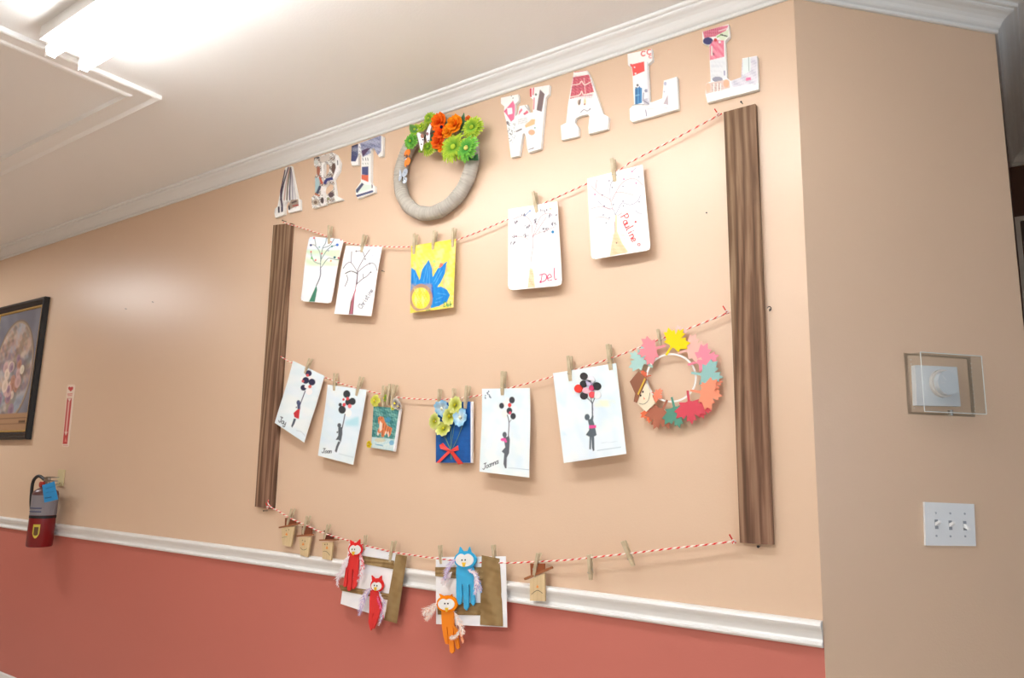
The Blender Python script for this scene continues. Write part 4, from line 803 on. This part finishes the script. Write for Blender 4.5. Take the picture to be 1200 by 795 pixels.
# ------------------------------------------------------------------ SCARECROW FACES on the low string
def scarecrow(org, face, brim, hat, eyes, nose, mouth, label, d, hc=(128, 74, 52)):
    f = lambda x, y: (org[0]+x/org[2], org[1]+y/org[2]); cx = np.mean(face, 0)
    root = empty('scarecrow_face', W(*f(*cx), d), label, 'craft figure', 'wooden scarecrow faces on the low string')
    mb = MB(); mb.pp([f(*q_) for q_ in face], d-.006, d, (222, 196, 152), (196, 166, 122)); 
    for k in range(1, 4):
        t = k/4; a = [f(*(np.array(face[0])*(1-t)+np.array(face[1])*t)), f(*(np.array(face[-1])*(1-t)+np.array(face[2])*t))]
        mb.tube([W(*a[0], d+.0001), W(*a[1], d+.0001)], .0004, (200, 172, 128), 4)
    mb.build('wooden_face', PAINTED, root)
    for x, y in eyes: mb = MB(); mb.ball(W(*f(x, y), d+.0006), .0020, (30, 28, 30), 6, sy=.5); mb.build('eye', GLOSSY, root)
    mb = MB(); x, y = nose; s = org[2]*1.4; mb.pp([f(x, y-1.6*s), f(x+s, y+.4*s), f(x, y+s), f(x-s, y+.4*s)], d, d+.001, (238, 150, 70)); mb.build('nose', PAINTED, root)
    mb = MB(); mb.tube(smooth_path([W(*f(*q_), d+.0006) for q_ in mouth], .002), .0007, (45, 35, 35), 5); mb.build('mouth', PAINTED, root)
    mb = MB(); A, B, th = brim; ux = np.array(B)-np.array(A); n = np.array([-ux[1], ux[0]])/np.hypot(*ux)*th; q_ = [tuple(np.array(A)-n), tuple(np.array(B)-n), tuple(np.array(B)+n), tuple(np.array(A)+n)]
    mb.pp([f(*z_) for z_ in q_], d-.007, d+.003, (158, 96, 56)); mb.build('hat_brim', PAINTED, root, bevel=.0008)
    mb = MB(); mb.pp([f(*z_) for z_ in hat], d-.004, d+.0008, hc); mb.build('hat_crown', FELT, root)
OS = (320, 595, 11.36)
scarecrow(OS, [(112, 275), (288, 252), (236, 525), (122, 500)], ((75, 268), (350, 212), 9), [(158, 140), (240, 148), (298, 180), (290, 232), (155, 252)], [(172, 308), (210, 296)], (178, 360), [(120, 402), (150, 395), (182, 392)], 'pale wooden scarecrow face, leftmost under the left board', .025)
scarecrow(OS, [(345, 400), (502, 392), (462, 662), (362, 635)], ((312, 382), (520, 362), 11), [(385, 250), (470, 245), (518, 285), (510, 358), (378, 362)], [(392, 438), (424, 450)], (398, 492), [(365, 535), (395, 565), (430, 562), (448, 545)], 'pale wooden scarecrow face with a wide smile, middle of the left three', .027)
scarecrow(OS, [(650, 462), (795, 462), (772, 706), (655, 680)], ((612, 436), (850, 430), 9), [(675, 305), (695, 330), (760, 355), (800, 380), (800, 425), (678, 425)], [(690, 494), (722, 490)], (716, 540), [(662, 590), (690, 582), (720, 595), (756, 638)], 'pale wooden scarecrow face with a frown, beside the red owl', .029, (105, 58, 46))
scarecrow((600, 640, 10.6), [(222, 420), (405, 345), (410, 690), (222, 682)], ((150, 415), (490, 270), 14), [(225, 220), (405, 222), (402, 305), (232, 372)], [], (315, 510), [(240, 605), (280, 570), (325, 555), (378, 590)], 'lone wooden scarecrow face with an orange nose, over the chair rail', .034, (150, 86, 56))

# ------------------------------------------------------------------ OWL CARDS
KR = (150, 122, 82); KR2 = (122, 98, 62)
def card(quad, label, pieces, d=.032):
    root = empty('owl_card', W(*quad[0], d), label, 'craft card', 'cards with brown paper branches')
    o = sheet('card', quad, (0, 0, 1), lambda p: p.wash((228, 234, 244), .4, .15, 4), lambda u, v: d, base=(248, 248, 250), thick=.001, res=.5)
    o.data.transform(Matrix.Translation(-parent_loc(root))); o.parent = root
    for i, (nm, q_) in enumerate(pieces):
        q_ = np.array(q_, float)
        def pt(p, i=i): p.wash(KR2, .6, .12, 3+i); p.wash((172, 146, 104), .5, .2, 9+i)
        def dp(u, v, i=i): return d+.0022+.0012*math.sin(u*9+i)+.0012*math.sin(v*13+u*4)+(.004 if nm == 'paper_trunk' else 0)*math.sin(PI*u)
        o = sheet(nm, [tuple(z_) for z_ in q_], (0, 0, 1), pt, dp, base=KR, thick=.0006, res=.8, edge=KR2, m=FELT)
        o.data.transform(Matrix.Translation(-parent_loc(root))); o.parent = root
    return root
card([(409, 637.5), (466, 648), (450.5, 725), (399, 708)], 'white card with brown paper branches and trunk, behind the two red owls', [
    ('paper_branch', [(424, 651.4), (462, 657.6), (461, 667.5), (424, 661)]), ('paper_branch', [(397.6, 685.8), (456, 696.3), (455, 703.5), (399.4, 692.5)]), ('paper_trunk', [(464, 649.6), (477, 652.3), (465, 731), (450, 727)])])
card([(510.6, 653.2), (592.7, 652.2), (594.3, 735.7), (511, 731.7)], 'white card with brown paper branches and trunk, behind the blue owl', [
    ('paper_branch', [(510, 665), (566.5, 665), (565.5, 682), (510, 675.5)]), ('paper_branch', [(512, 706.5), (565.5, 707), (563.5, 721.6), (513, 720.6)]), ('paper_trunk', [(564.5, 651), (585.6, 655), (589.7, 734.7), (562.5, 732.7)])], .033)
def feather(parent, pts, w0, cols, d, n=100):
    mb = MB(); path = smooth_path([W(x, y, d+.004*i) for i, (x, y) in enumerate(pts)], .0015); mb.tube(path, .0005, (250, 245, 245), 4)
    for k in range(n):
        i = int(random.uniform(.05, .98)*(len(path)-1)); p = path[i]; t = (path[min(i+3, len(path)-1)]-path[max(i-3, 0)]).normalized(); s = random.choice((-1, 1)); nr = Vector((-t.z, 0, t.x))*s
        e = math.sin(PI*(i/len(path)*.8+.15)); L = w0*1.25*random.uniform(.55, 1.15)*e; c = random.choice(cols); q_ = [p]
        for j in range(1, 5): u = j/4; q_.append(p+(nr*.8+t*.75)*L*u+t*L*.35*u*u+Vector((0, -random.uniform(-.002, .005)*u, random.uniform(-.001, .001))))
        w0_ = 0; wd = .0026; vs = []; 
        for j, a in enumerate(q_): o_2 = t*wd*(1-j/4.4); vs += [a-o_2, a+o_2]
        mb.add(vs, [(2*j, 2*j+1, 2*j+3, 2*j+2) for j in range(4)], c)
    return mb.build('feather', FELT, parent)
def ell(cx, cy, rx, ry, n=28): return [(cx+rx*math.cos(t), cy+ry*math.sin(t)) for t in np.linspace(0, 2*PI, n+1)[:-1]]
def owl(org, head, ears, body, legs, beak, eyes, feathers, c, cd_, label, d, heart):
    f = lambda x, y: (org[0]+x/org[2], org[1]+y/org[2]); F_ = lambda r: [f(*q_) for q_ in r]
    root = empty('owl_figure', W(*f(head[0], head[1]), d), label, 'craft owl', 'craft owls')
    mb = MB(); mb.pp(F_(body), d, d+.006, c); mb.build('body', PAINTED, root, bevel=.001)
    for l in legs: mb = MB(); mb.pp(F_(l), d+.0005, d+.0065, c); mb.build('leg', PAINTED, root, bevel=.001)
    mb = MB(); mb.pp(F_(ell(*head)), d+.003, d+.0095, c); mb.build('head', FELT, root, bevel=.001)
    for e in ears: mb = MB(); mb.pp(F_(e), d+.004, d+.009, c); mb.build('ear', FELT, root)
    hx, hy, rx, ry = heart; ring = []
    for t in np.linspace(0, 2*PI, 41)[:-1]:
        yy = math.sin(t); q_ = (hx+rx*math.cos(t), hy+ry*yy+(ry*.30*max(0, 1-abs(math.cos(t))*2.6) if yy < 0 else 0)); ring.append(q_)
    mb = MB(); mb.pp(F_(ring), d+.0096, d+.0108, (240, 240, 238)); fc = mb.build('face', PAPER, root)
    for x, y in eyes: mb = MB(); mb.ball(W(*f(x, y), d+.0118), .0027, (16, 16, 20), 8, sy=.6); mb.build('eye', GLOSSY, root, smooth=True)
    mb = MB(); bx, by, bs = beak; q_ = [f(bx-bs, by-bs*.9), f(bx+bs, by-bs*.9), f(bx+bs*.2, by+bs*1.6), f(bx-bs*.4, by+bs*1.5)]; mb.pp(q_, d+.011, d+.0145, (242, 196, 50)); mb.build('beak', PAINTED, root, bevel=.0008)
    for pts, w_, cols in feathers: feather(root, F_(pts), w_, cols, d+.010)
RED = (226, 52, 50)
WF = [(246, 240, 242), (238, 228, 236), (250, 246, 246), (246, 215, 220)]; LF = [(206, 190, 226), (186, 170, 215), (226, 214, 236), (216, 190, 220)]
OF = [(246, 226, 214), (240, 232, 228), (250, 205, 180), (246, 240, 236)]
owl((388, 628, 11.04), (310, 178, 88, 88), [[(248, 130), (243, 58), (300, 100)], [(320, 98), (368, 48), (370, 130)]], [(218, 235), (348, 240), (352, 330), (345, 440), (200, 440), (222, 330)],
    [[(190, 400), (222, 400), (205, 560), (200, 650), (178, 668), (155, 650), (178, 500)], [(222, 400), (275, 400), (262, 600), (250, 700), (225, 718), (205, 695), (222, 540)], [(290, 400), (348, 400), (338, 560), (318, 655), (290, 692), (270, 680), (285, 540)]], (283, 225, 19), [(272, 178), (303, 178)],
    [([(230, 240), (180, 340), (130, 470), (75, 540), (95, 670)], .013, WF), ([(240, 260), (190, 380), (120, 520), (70, 600)], .012, WF), ([(370, 250), (395, 350), (390, 480), (345, 600)], .012, WF+[(226, 90, 100)]), ([(375, 230), (410, 330), (430, 430)], .008, [(226, 80, 90), (246, 215, 220)])], RED, None, 'upper red owl with white feathers on the left card', .0375, (310, 182, 74, 64))
owl((415, 665, 9.94), (262, 212, 72, 82), [[(208, 160), (200, 95), (245, 140)], [(275, 140), (315, 98), (312, 160)]], [(190, 270), (268, 270), (302, 390), (312, 470), (240, 470), (232, 540), (175, 540), (178, 380)],
    [[(178, 480), (222, 470), (216, 560), (215, 690), (190, 740), (165, 640)], [(238, 460), (312, 465), (272, 600), (228, 718), (205, 715), (222, 580)]], (243, 250, 17), [(236, 213), (266, 217)],
    [([(195, 240), (140, 330), (95, 430), (60, 560)], .016, LF), ([(200, 250), (150, 290), (110, 360), (80, 470)], .014, LF+WF), ([(285, 280), (330, 380), (350, 480), (290, 680)], .010, LF+WF), ([(270, 340), (300, 430), (345, 590)], .007, [(226, 60, 120), (240, 110, 150)])], RED, None, 'lower red owl with lavender feathers on the left card', .0375, (258, 222, 60, 52))
owl((508, 636, 9.25), (340, 190, 118, 96), [[(268, 120), (285, 48), (325, 105)], [(362, 105), (388, 48), (410, 125)]], [(248, 262), (425, 262), (440, 330), (432, 460), (248, 460), (245, 340)],
    [[(247, 430), (300, 430), (308, 560), (300, 660), (275, 678), (252, 640), (245, 540)], [(318, 430), (378, 430), (380, 600), (378, 700), (355, 738), (330, 715), (322, 600)], [(392, 430), (436, 430), (440, 560), (446, 655), (428, 686), (400, 655), (400, 560)]], (325, 236, 19), [(308, 192), (343, 190)],
    [([(240, 180), (190, 230), (140, 320), (120, 400)], .012, LF), ([(200, 320), (150, 380), (100, 450)], .014, WF), ([(370, 300), (440, 330), (470, 430), (450, 570)], .014, LF+WF), ([(430, 300), (480, 400), (520, 540)], .010, LF+[(70, 170, 220)])], (62, 176, 226), None, 'bright blue owl with lavender feathers on the right card', .040, (335, 190, 98, 74))
owl((490, 690, 9.69), (325, 175, 118, 96), [[(262, 120), (236, 62), (300, 92)], [(345, 92), (380, 66), (385, 125)]], [(262, 250), (402, 250), (402, 440), (270, 440), (264, 340)],
    [[(268, 420), (320, 430), (335, 560), (335, 635), (310, 630), (285, 540)], [(333, 425), (392, 430), (400, 600), (408, 715), (385, 742), (358, 720), (345, 580)], [(398, 420), (440, 470), (455, 590), (466, 672), (450, 692), (430, 675), (412, 580)]], (320, 238, 19), [(302, 172), (338, 172)],
    [([(215, 160), (150, 220), (80, 260), (60, 300)], .014, OF), ([(210, 200), (150, 280), (80, 355)], .012, OF), ([(405, 260), (450, 350), (490, 440), (515, 520)], .016, OF), ([(470, 480), (430, 540), (360, 560)], .008, OF), ([(480, 480), (500, 560), (515, 612)], .007, [(246, 150, 80), (250, 205, 180)])], (244, 138, 22), None, 'orange owl with white feathers hanging low below the blue owl', .040, (318, 178, 94, 68))

# ------------------------------------------------------------------ FRAMED PICTURE on the left
d = .034
TR = W(51.5, 347.4, d); BR = W(30.3, 515.2, d); xr = (TR.x+BR.x)/2; zt, zb = TR.z, BR.z; wdt = .72; xl = xr-wdt
fr = empty('framed_picture', (xl+wdt/2, -.001, (zt+zb)/2), 'black framed floral print with gold liner, left edge of the wall', 'picture')
def ringframe(x0, x1, z0, z1, prof, name, m, parent, c=(30, 32, 36)):
    cs4 = [(x0, z0, 1, 1), (x1, z0, -1, 1), (x1, z1, -1, -1), (x0, z1, 1, -1)]; mb = MB(); n = len(prof)
    R4 = [[Vector((x+sx*o, -y, z_+sz*o)) for o, y in prof] for x, z_, sx, sz in cs4]
    for i in range(4):
        a, b_ = R4[i], R4[(i+1) % 4]
        for j in range(n): k = (j+1) % n; mb.add([a[j], b_[j], b_[k], a[k]], [(0, 1, 2, 3)], c)
    return mb.build(name, m, parent)
ringframe(xl, xr, zb, zt, [(0, .001), (0, .030), (.006, d), (.016, d), (.022, .028), (.034, .026), (.046, .020), (.046, .001)], 'frame', mat('black_frame', (26, 30, 34), .25), fr)
ringframe(xl+.046, xr-.046, zb+.046, zt-.046, [(0, .004), (0, .022), (.008, .021), (.012, .016), (.012, .004)], 'gold_liner', mat('gold_liner', (196, 160, 92), .35, .6), fr)
x0, x1, z0, z1 = xl+.056, xr-.056, zb+.056, zt-.056; nu, nv = 110, 150; vs = []; P = []
for j in range(nv):
    for i in range(nu): a, b_ = i/(nu-1), j/(nv-1); vs.append(Vector((x0+(x1-x0)*a, -.013, z1+(z0-z1)*b_))); P.append((a*100*(x1-x0)/(z1-z0), b_*100))
pt = Paint(np.array(P), (0, 0, 1), .8, (112, 112, 122)); W_ = 100*(x1-x0)/(z1-z0)
pt.wash((140, 140, 150), .5, .08, 3); pt.dot(W_/2, 50, W_*.46, (128, 112, 100), ry=43); pt.dot(W_/2, 50, W_*.44, (165, 145, 125), ry=41.5)
v2 = pt.C.copy(); ins = np.hypot((pt.P[:, 0]-W_/2)/(W_*.42), (pt.P[:, 1]-50)/40) < 1
q2 = Paint(pt.P, (0, 0, 1), .8, (150, 158, 168)); q2.wash((205, 180, 160), .8, .1, 4); q2.wash((120, 100, 115), .7, .14, 6); q2.wash((190, 150, 130), .6, .18, 8); q2.wash((100, 92, 70), .5, .2, 10)
for k in range(26):
    x, y, r = W_/2+random.gauss(0, 12), 55+random.gauss(0, 12), random.uniform(3, 6); c = random.choice([(226, 200, 180), (205, 165, 160), (150, 120, 140), (230, 215, 190), (180, 130, 110)]); q2.dot(x, y, r, c, .8); q2.dot(x+.6, y+.5, r*.5, tuple(int(z_*.85) for z_ in c), .7)
pt.C[ins] = q2.C[ins]; pt.poly([(0, 86), (W_, 86), (W_, 100), (0, 100)], (170, 132, 100)); pt.line([(0, 90), (W_, 90)], .7, (120, 90, 70)); pt.line([(0, 94.5), (W_, 94.5)], .7, (130, 98, 74)); pt.poly([(W_*.8, 92), (W_*.95, 92), (W_*.95, 94), (W_*.8, 94)], (95, 72, 56))
mb = MB(); mb.add(vs, [(j*nu+i, j*nu+i+1, (j+1)*nu+i+1, (j+1)*nu+i) for j in range(nv-1) for i in range(nu-1)], [tuple(c) for c in pt.C]); mb.box((x0, -.0125, z0), (x1, -.004, z1), (90, 80, 70)); mb.build('print', mat('glazed_print', rough=.12, attr=True), fr)

# ------------------------------------------------------------------ ARROW STICKER
ZA = (60, 440, 8.83)
def painta(p):
    r = (196, 62, 58); p.poly([(175, 125), (228, 125), (225, 145), (202, 170), (178, 145)], r); p.dot(190, 128, 10, r); p.dot(215, 128, 10, r); p.line([(172, 195), (215, 192)], 1.2, (215, 120, 110)); p.line([(172, 212), (212, 210)], 1.0, (215, 120, 110))
    p.poly([(165, 235), (214, 235), (166, 712), (118, 712)], r); p.poly([(170, 240), (208, 240), (188, 275)], (236, 210, 196)); p.poly([(176, 270), (192, 270), (160, 600), (144, 600)], (232, 180, 168)); p.poly([(138, 585), (172, 585), (150, 625)], (238, 212, 198)); p.poly([(150, 640), (162, 690), (136, 690)], (228, 130, 120)); p.line([(125, 728), (168, 728)], 1.2, (222, 170, 160))
o = sheet('arrow_sticker', [(78.9, 450.8), (88, 450.8), (80.4, 524.4), (72.6, 523.8)], ZA, painta, lambda u, v: .0016, base=(240, 218, 200), rnd=2, thick=.0012, res=3, m=PAINTED, edge=(240, 218, 200)); tag(centre(o), 'narrow cream wall sticker with a red downward arrow', 'sticker')

# ------------------------------------------------------------------ FIRE EXTINGUISHER
dE = .085; Bm = W(46.5, 641, dE); Tp = W(53.5, 574, dE); ex = Bm.x*.5+Tp.x*.5; zb = Bm.z; H = Tp.z-Bm.z
wl_, wr_ = W(33.5, 615, dE), W(61.5, 615, dE); fdep = float((np.array(W(47, 610, dE))-CAM) @ RM[2]); Rr = 14.2*fdep/F*.96
fe = empty('fire_extinguisher', (ex, -dE, zb), 'red fire extinguisher with a blue tag hung beside the framed picture', 'fire extinguisher')
base = (ex, -dE, zb); s = H
red = (128, 20, 24)
prof = [(0, 0), (Rr*.9, 0), (Rr, .006), (Rr, s*.50), (Rr*1.0, s*.51)]
mb = MB(); mb.lathe(base, prof, red, 36); prof2 = [(Rr, s*.51), (Rr, s*.92), (Rr*.93, s*.97), (Rr*.6, s*1.02), (Rr*.3, s*1.05), (0, s*1.05)]; mb.lathe(base, prof2, (100, 66, 66), 36); mb.build('cylinder', mat('red_enamel', rough=.3, attr=True), fe, smooth=True)
mb = MB(); mb.lathe(base, [(Rr*1.004, s*.555), (Rr*1.01, s*.56), (Rr*1.01, s*.90), (Rr*1.004, s*.905)], (138, 134, 140), 36); mb.build('instruction_label', PAINTED, fe)
for zz in (.62, .68): mb = MB(); mb.tube([Vector((ex+Rr*1.012*math.sin(t), -dE-Rr*1.012*math.cos(t), zb+s*zz)) for t in np.linspace(-.3, 1.0, 8)], .003, (60, 70, 110), 4); mb.build('label_print', PAINTED, fe)
mb = MB(); mb.lathe(base, [(Rr*1.003, s*.50), (Rr*1.02, s*.505), (Rr*1.02, s*.545), (Rr*1.003, s*.55)], (24, 22, 26), 36); mb.build('strap', PAINTED, fe)
mb = MB(); th = math.atan2(CAM[0]-ex, -(CAM[1]+dE))
def onc(a, z_, k=1.012): return Vector((ex+Rr*k*math.sin(th+a), -dE-Rr*k*math.cos(th+a), zb+s*z_))

for c, k0, sc_e in (((205, 190, 70), 1.012, 1.0), ((96, 66, 32), 1.02, .62)):
    for q_ in range(8):
        a0, a1 = [-.37+sc_e*(-.27+.54*(q_+e_)/8) for e_ in (0, 1)]; m_ = lambda t: abs(t+.37)/.27
        zt0, zb0, zb1 = .28+.12*sc_e, .28-.12*sc_e*(1-m_(a0)**2*.7), .28-.12*sc_e*(1-m_(a1)**2*.7)
        mb.prism([onc(a0, zt0, k0), onc(a1, zt0, k0), onc(a1, zb1, k0), onc(a0, zb0, k0)], [onc(a0, zt0, k0-.01), onc(a1, zt0, k0-.01), onc(a1, zb1, k0-.01), onc(a0, zb0, k0-.01)], c)
mb.build('emblem', PAINTED, fe)
zt = zb+s*1.05
mb = MB(); mb.lathe((ex, -dE, zt-.004), [(.014, 0), (.014, .012), (.011, .014), (.011, .045), (0, .045)], (190, 186, 178), 16); mb.build('valve', METAL, fe)
mb = MB(); mb.box((ex-.03, -dE-.009, zt+.030), (ex+.10, -dE+.009, zt+.037), (170, 168, 160)); mb.box((ex+.0, -dE-.009, zt+.050), (ex+.11, -dE+.009, zt+.055), (150, 148, 140)); mb.box((ex-.02, -dE-.008, zt+.012), (ex+.02, -dE+.008, zt+.052), (150, 148, 140)); mb.build('lever', METAL, fe)
mb = MB(); mb.tube([(ex-.01, -dE-.012, zt+.012), (ex-.01, -dE-.030, zt+.012)], .016, (170, 50, 40), 16); mb.build('gauge', PAINTED, fe)
hp = [W(47, 558.5, dE), W(42, 560, dE), W(38.5, 566, dE), W(37, 578, dE+.01), W(36.5, 592, dE+.01), W(37.5, 602, dE)]
mb = MB(); mb.tube(smooth_path([Vector((ex, -dE, zt+.024))]+hp, .006), .0085, (20, 20, 22), 10); mb.build('hose', BLACK, fe, smooth=True)
o = sheet('inspection_tag', [(49.3, 569), (63.8, 564.3), (68, 585.5), (52, 589.5)], (0, 0, 1), lambda p: (p.line([(54, 573), (63, 570)], .5, (30, 90, 150)), p.line([(53, 584), (60, 583)], .9, (30, 60, 110)), p.line([(54, 578), (63, 576)], .4, (40, 100, 160))), lambda u, v: dE+Rr+.012, base=(50, 150, 214), edge=(60, 150, 210)); o.data.transform(Matrix.Translation(-parent_loc(fe))); o.parent = fe
br = empty('wall_bracket', W(74, 558, 0), 'cream wall bracket holding the fire extinguisher', 'bracket')
mb = MB(); c0 = W(73, 557, .001); mb.box((c0.x-.045, -.006, c0.z-.06), (c0.x+.03, -.0006, c0.z+.03), (222, 206, 160)); mb.build('plate', PAINTED, br, bevel=.001)
mb = MB(); mb.box((ex, -dE-.003, zt+.008), (c0.x, -.0055, zt+.013), (205, 192, 150)) if False else mb.tube([(c0.x-.01, -.005, zt+.02), (ex+.03, -dE*.6, zt+.012), (ex+.012, -dE, zt+.006)], .004, (190, 180, 150), 8); mb.build('hook', PAINTED, br)

# ------------------------------------------------------------------ THERMOSTAT under a clear guard, switch plate
tg = empty('thermostat', WC(1100, 450, 0), 'white square thermostat with round dial, inside the clear guard', 'thermostat')
mb = MB(); mb.pp([(1072.5, 428), (1121.5, 430.3), (1126, 476.5), (1074.5, 475.3)], .0008, .016, (232, 236, 240), w=WC); mb.build('base', GLOSSY, tg, bevel=.002)
cx, cy = 1103, 450; mb = MB(); cW = WC(cx, cy, .016)
rad = .036
def disc(r, d0_, d1_, c, name, m, par, off=(0, 0)):
    mb = MB(); C0 = cW+Vector(CU)*off[0]+Vector((0, 0, off[1])); f = [C0+Vector(CU)*r*math.cos(t)+Vector((0, 0, r*math.sin(t)))+Vector(CN)*d1_ for t in np.linspace(0, 2*PI, 49)[:-1]]
    mb.prism(f, [p-Vector(CN)*(d1_-d0_) for p in f], c); return mb.build(name, m, par, bevel=.0012)
disc(.0375, 0, .010, (238, 232, 226), 'dial_ring', GLOSSY, tg); disc(.032, .010, .024, (226, 232, 238), 'dial', GLOSSY, tg)
for a in (2.3, 3.1): 
    mb = MB(); C0 = cW+Vector(CN)*.0246; dr = Vector(CU)*math.cos(a)+Vector((0, 0, math.sin(a))); mb.tube([C0+dr*.010, C0+dr*.026], .0008, (250, 250, 252), 6); mb.build('dial_mark', GLOSSY, tg)
gg = empty('thermostat_guard', WC(1115, 450, 0), 'clear plastic guard box over the thermostat', 'guard')
def WCoff(p, d_): return p+Vector(CN)*d_
U = Vector(CU); Z = Vector((0, 0, 1)); Nn = Vector(CN)
cen = U*.390+Z*1.529; fw, fh = .106, .082
def rect(w2, h2, d_, ox=0): return [cen+U*(ox+a*w2)+Z*(b_*h2)+Nn*d_ for a, b_ in ((-1, 1), (1, 1), (1, -1), (-1, -1))]
mb = MB(); a, b_ = rect(fw, fh, .002), rect(fw, fh, .0); inn, inb = rect(.0945, .0765, .002), rect(.0945, .0765, 0); mb.prism(a, b_, (255, 255, 255), None, [(inn, inb)]); mb.build('flange', CLEAR, gg, bevel=.0006)
w2, h2, dp = .096, .078, .050
for nm, q_ in (('front_panel', (rect(w2, h2, dp), rect(w2, h2, dp-.002))),):
    mb = MB(); mb.prism(*q_, (255, 255, 255)); mb.build(nm, CLEAR, gg, bevel=.0006)
A, B = rect(w2, h2, .0022), rect(w2, h2, dp-.0022); A2, B2 = rect(w2-.002, h2-.002, .0022), rect(w2-.002, h2-.002, dp-.0022)
for i in range(4):
    j = (i+1) % 4; mb = MB(); mb.prism([A[i], A[j], B[j], B[i]], [A2[i], A2[j], B2[j], B2[i]], (255, 255, 255)); mb.build('side_panel', CLEAR, gg)
for i in range(4): mb = MB(); mb.tube([B[i], B[(i+1) % 4]], .0011, (255, 255, 255), 6); o = mb.build('front_edge', mat('frosted_edge', (225, 232, 232), .3), gg)
for k in range(9):
    for sx in (-1, 1): mb = MB(); mb.box((0, 0, 0), (.001, .001, .001)); 
mb = MB()
for k in range(12):
    for sx in (-1, 1):
        p = cen+U*(sx*w2*.995)+Z*(h2*(-.85+.15*k))+Nn*.012; mb.ball(p, .0013, (250, 250, 250), 4)
mb.build('vent_glint_row', MATS['frosted_edge'], gg)  # white beads stand in for the dotted highlight along the guard sides
p = WC(1114, 485.5, .03); mb = MB(); mb.tube([p+Z*.010, p-Z*.004], .0065, (30, 30, 32), 14); mb.build('lock', METAL, gg)

sp = empty('switch_plate', WC(1113, 614, 0), 'white three-gang light switch plate below the thermostat', 'light switch')
mb = MB(); mb.pp([(1083.4, 588.6), (1141.6, 591), (1143.8, 640.3), (1085, 639.6)], .0006, .0065, (236, 240, 244), w=WC); mb.build('plate', GLOSSY, sp, bevel=.002)
zs = lambda x, y, d_: WC(1060+x/8.836, 570+y/8.836, d_)
for x, y, up in ((330, 395, 1), (475, 405, 1), (625, 410, -1)):
    mb = MB(); C0 = zs(x, y, .0065); mb.prism([C0+U*a*.005+Z*b_*.012+Nn*.0004 for a, b_ in ((-1, 1), (1, 1), (1, -1), (-1, -1))], [C0+U*a*.005+Z*b_*.012 for a, b_ in ((-1, 1), (1, 1), (1, -1), (-1, -1))], (150, 156, 164)); mb.build('switch_slot', PAINTED, sp)
    mb = MB(); t0 = C0; t1 = C0+Nn*.014+Z*.008*up
    f = [t1+U*a*.0036+Z*b_*.0028 for a, b_ in ((-1, 1), (1, 1), (1, -1), (-1, -1))]; g = [t0+U*a*.0045+Z*b_*.0045 for a, b_ in ((-1, 1), (1, 1), (1, -1), (-1, -1))]; mb.prism(f, g, (246, 248, 250)); mb.build('toggle', GLOSSY, sp, bevel=.0008)
for x, y in ((330, 515), (475, 520), (628, 520), (322, 278), (472, 282), (622, 286)):
    mb = MB(); C0 = zs(x, y, .0066); mb.tube([C0, C0+Nn*.001], .0028, (176, 184, 194), 12); mb.build('screw', GLOSSY, sp)

# ------------------------------------------------------------------ nails and hooks
def nail(x, y, label, d1=.012, r=.0028, c=(60, 56, 60), dx=0):
    mb = MB(); p = W(x, y, d1); mb.tube([Vector((p.x, -.0004, p.z)), p], r*.45, c, 8); mb.tube([p, p+Vector((0, -.0012, 0))], r, c, 10); o = mb.build('nail', mat('dark_nail', (62, 60, 64), .4, .8)); return tag(centre(o), label, 'nail', 'nails in the wall')
nail(331, 258.5, 'small dark nail at the top of the left board', .022)
nail(868.5, 119.5, 'dark nail just above the top of the right board', .014)
nail(888.5, 641, 'dark round nail just below the right board', .012, .0036)
nail(309, 599, 'dark nail just under the left board', .02, .0034)
nail(448, 317.5, 'small nail between the dark tree drawing and the sunflower painting')
nail(147, 362, 'bare nail in the wall left of the display, lower of two', .008, .002, (120, 80, 60))
nail(178.5, 354, 'bare nail in the wall left of the display, upper of two', .008, .002, (120, 80, 60))
nail(828, 249.5, 'tiny nail in the wall left of the right board, under the top string', .004, .0022)
for x, y, lab in ((901.5, 362, 'dark screw hook at the right edge of the right board'),):
    p = W(x, y, .012); mb = MB(); mb.tube([Vector((p.x, -.0004, p.z)), Vector((p.x, -.008, p.z))]+[Vector((p.x+.005*math.sin(t), -.012, p.z+.006-.006*math.cos(t)-.006)) for t in np.linspace(0, 4.5, 12)], .0012, (60, 56, 50), 6); tag(centre(mb.build('screw_hook', MATS['dark_nail'])), lab, 'hook')

# ------------------------------------------------------------------ view
sc_ = bpy.context.scene; v = sc_.view_settings
v.view_transform = 'Standard'; v.look = 'None'; v.gamma = 1; v.use_curve_mapping = False; v.exposure = 0.86
sc_.cycles.max_bounces = 8; sc_.cycles.diffuse_bounces = 5; sc_.cycles.use_denoising = True; sc_.cycles.transparent_max_bounces = 16
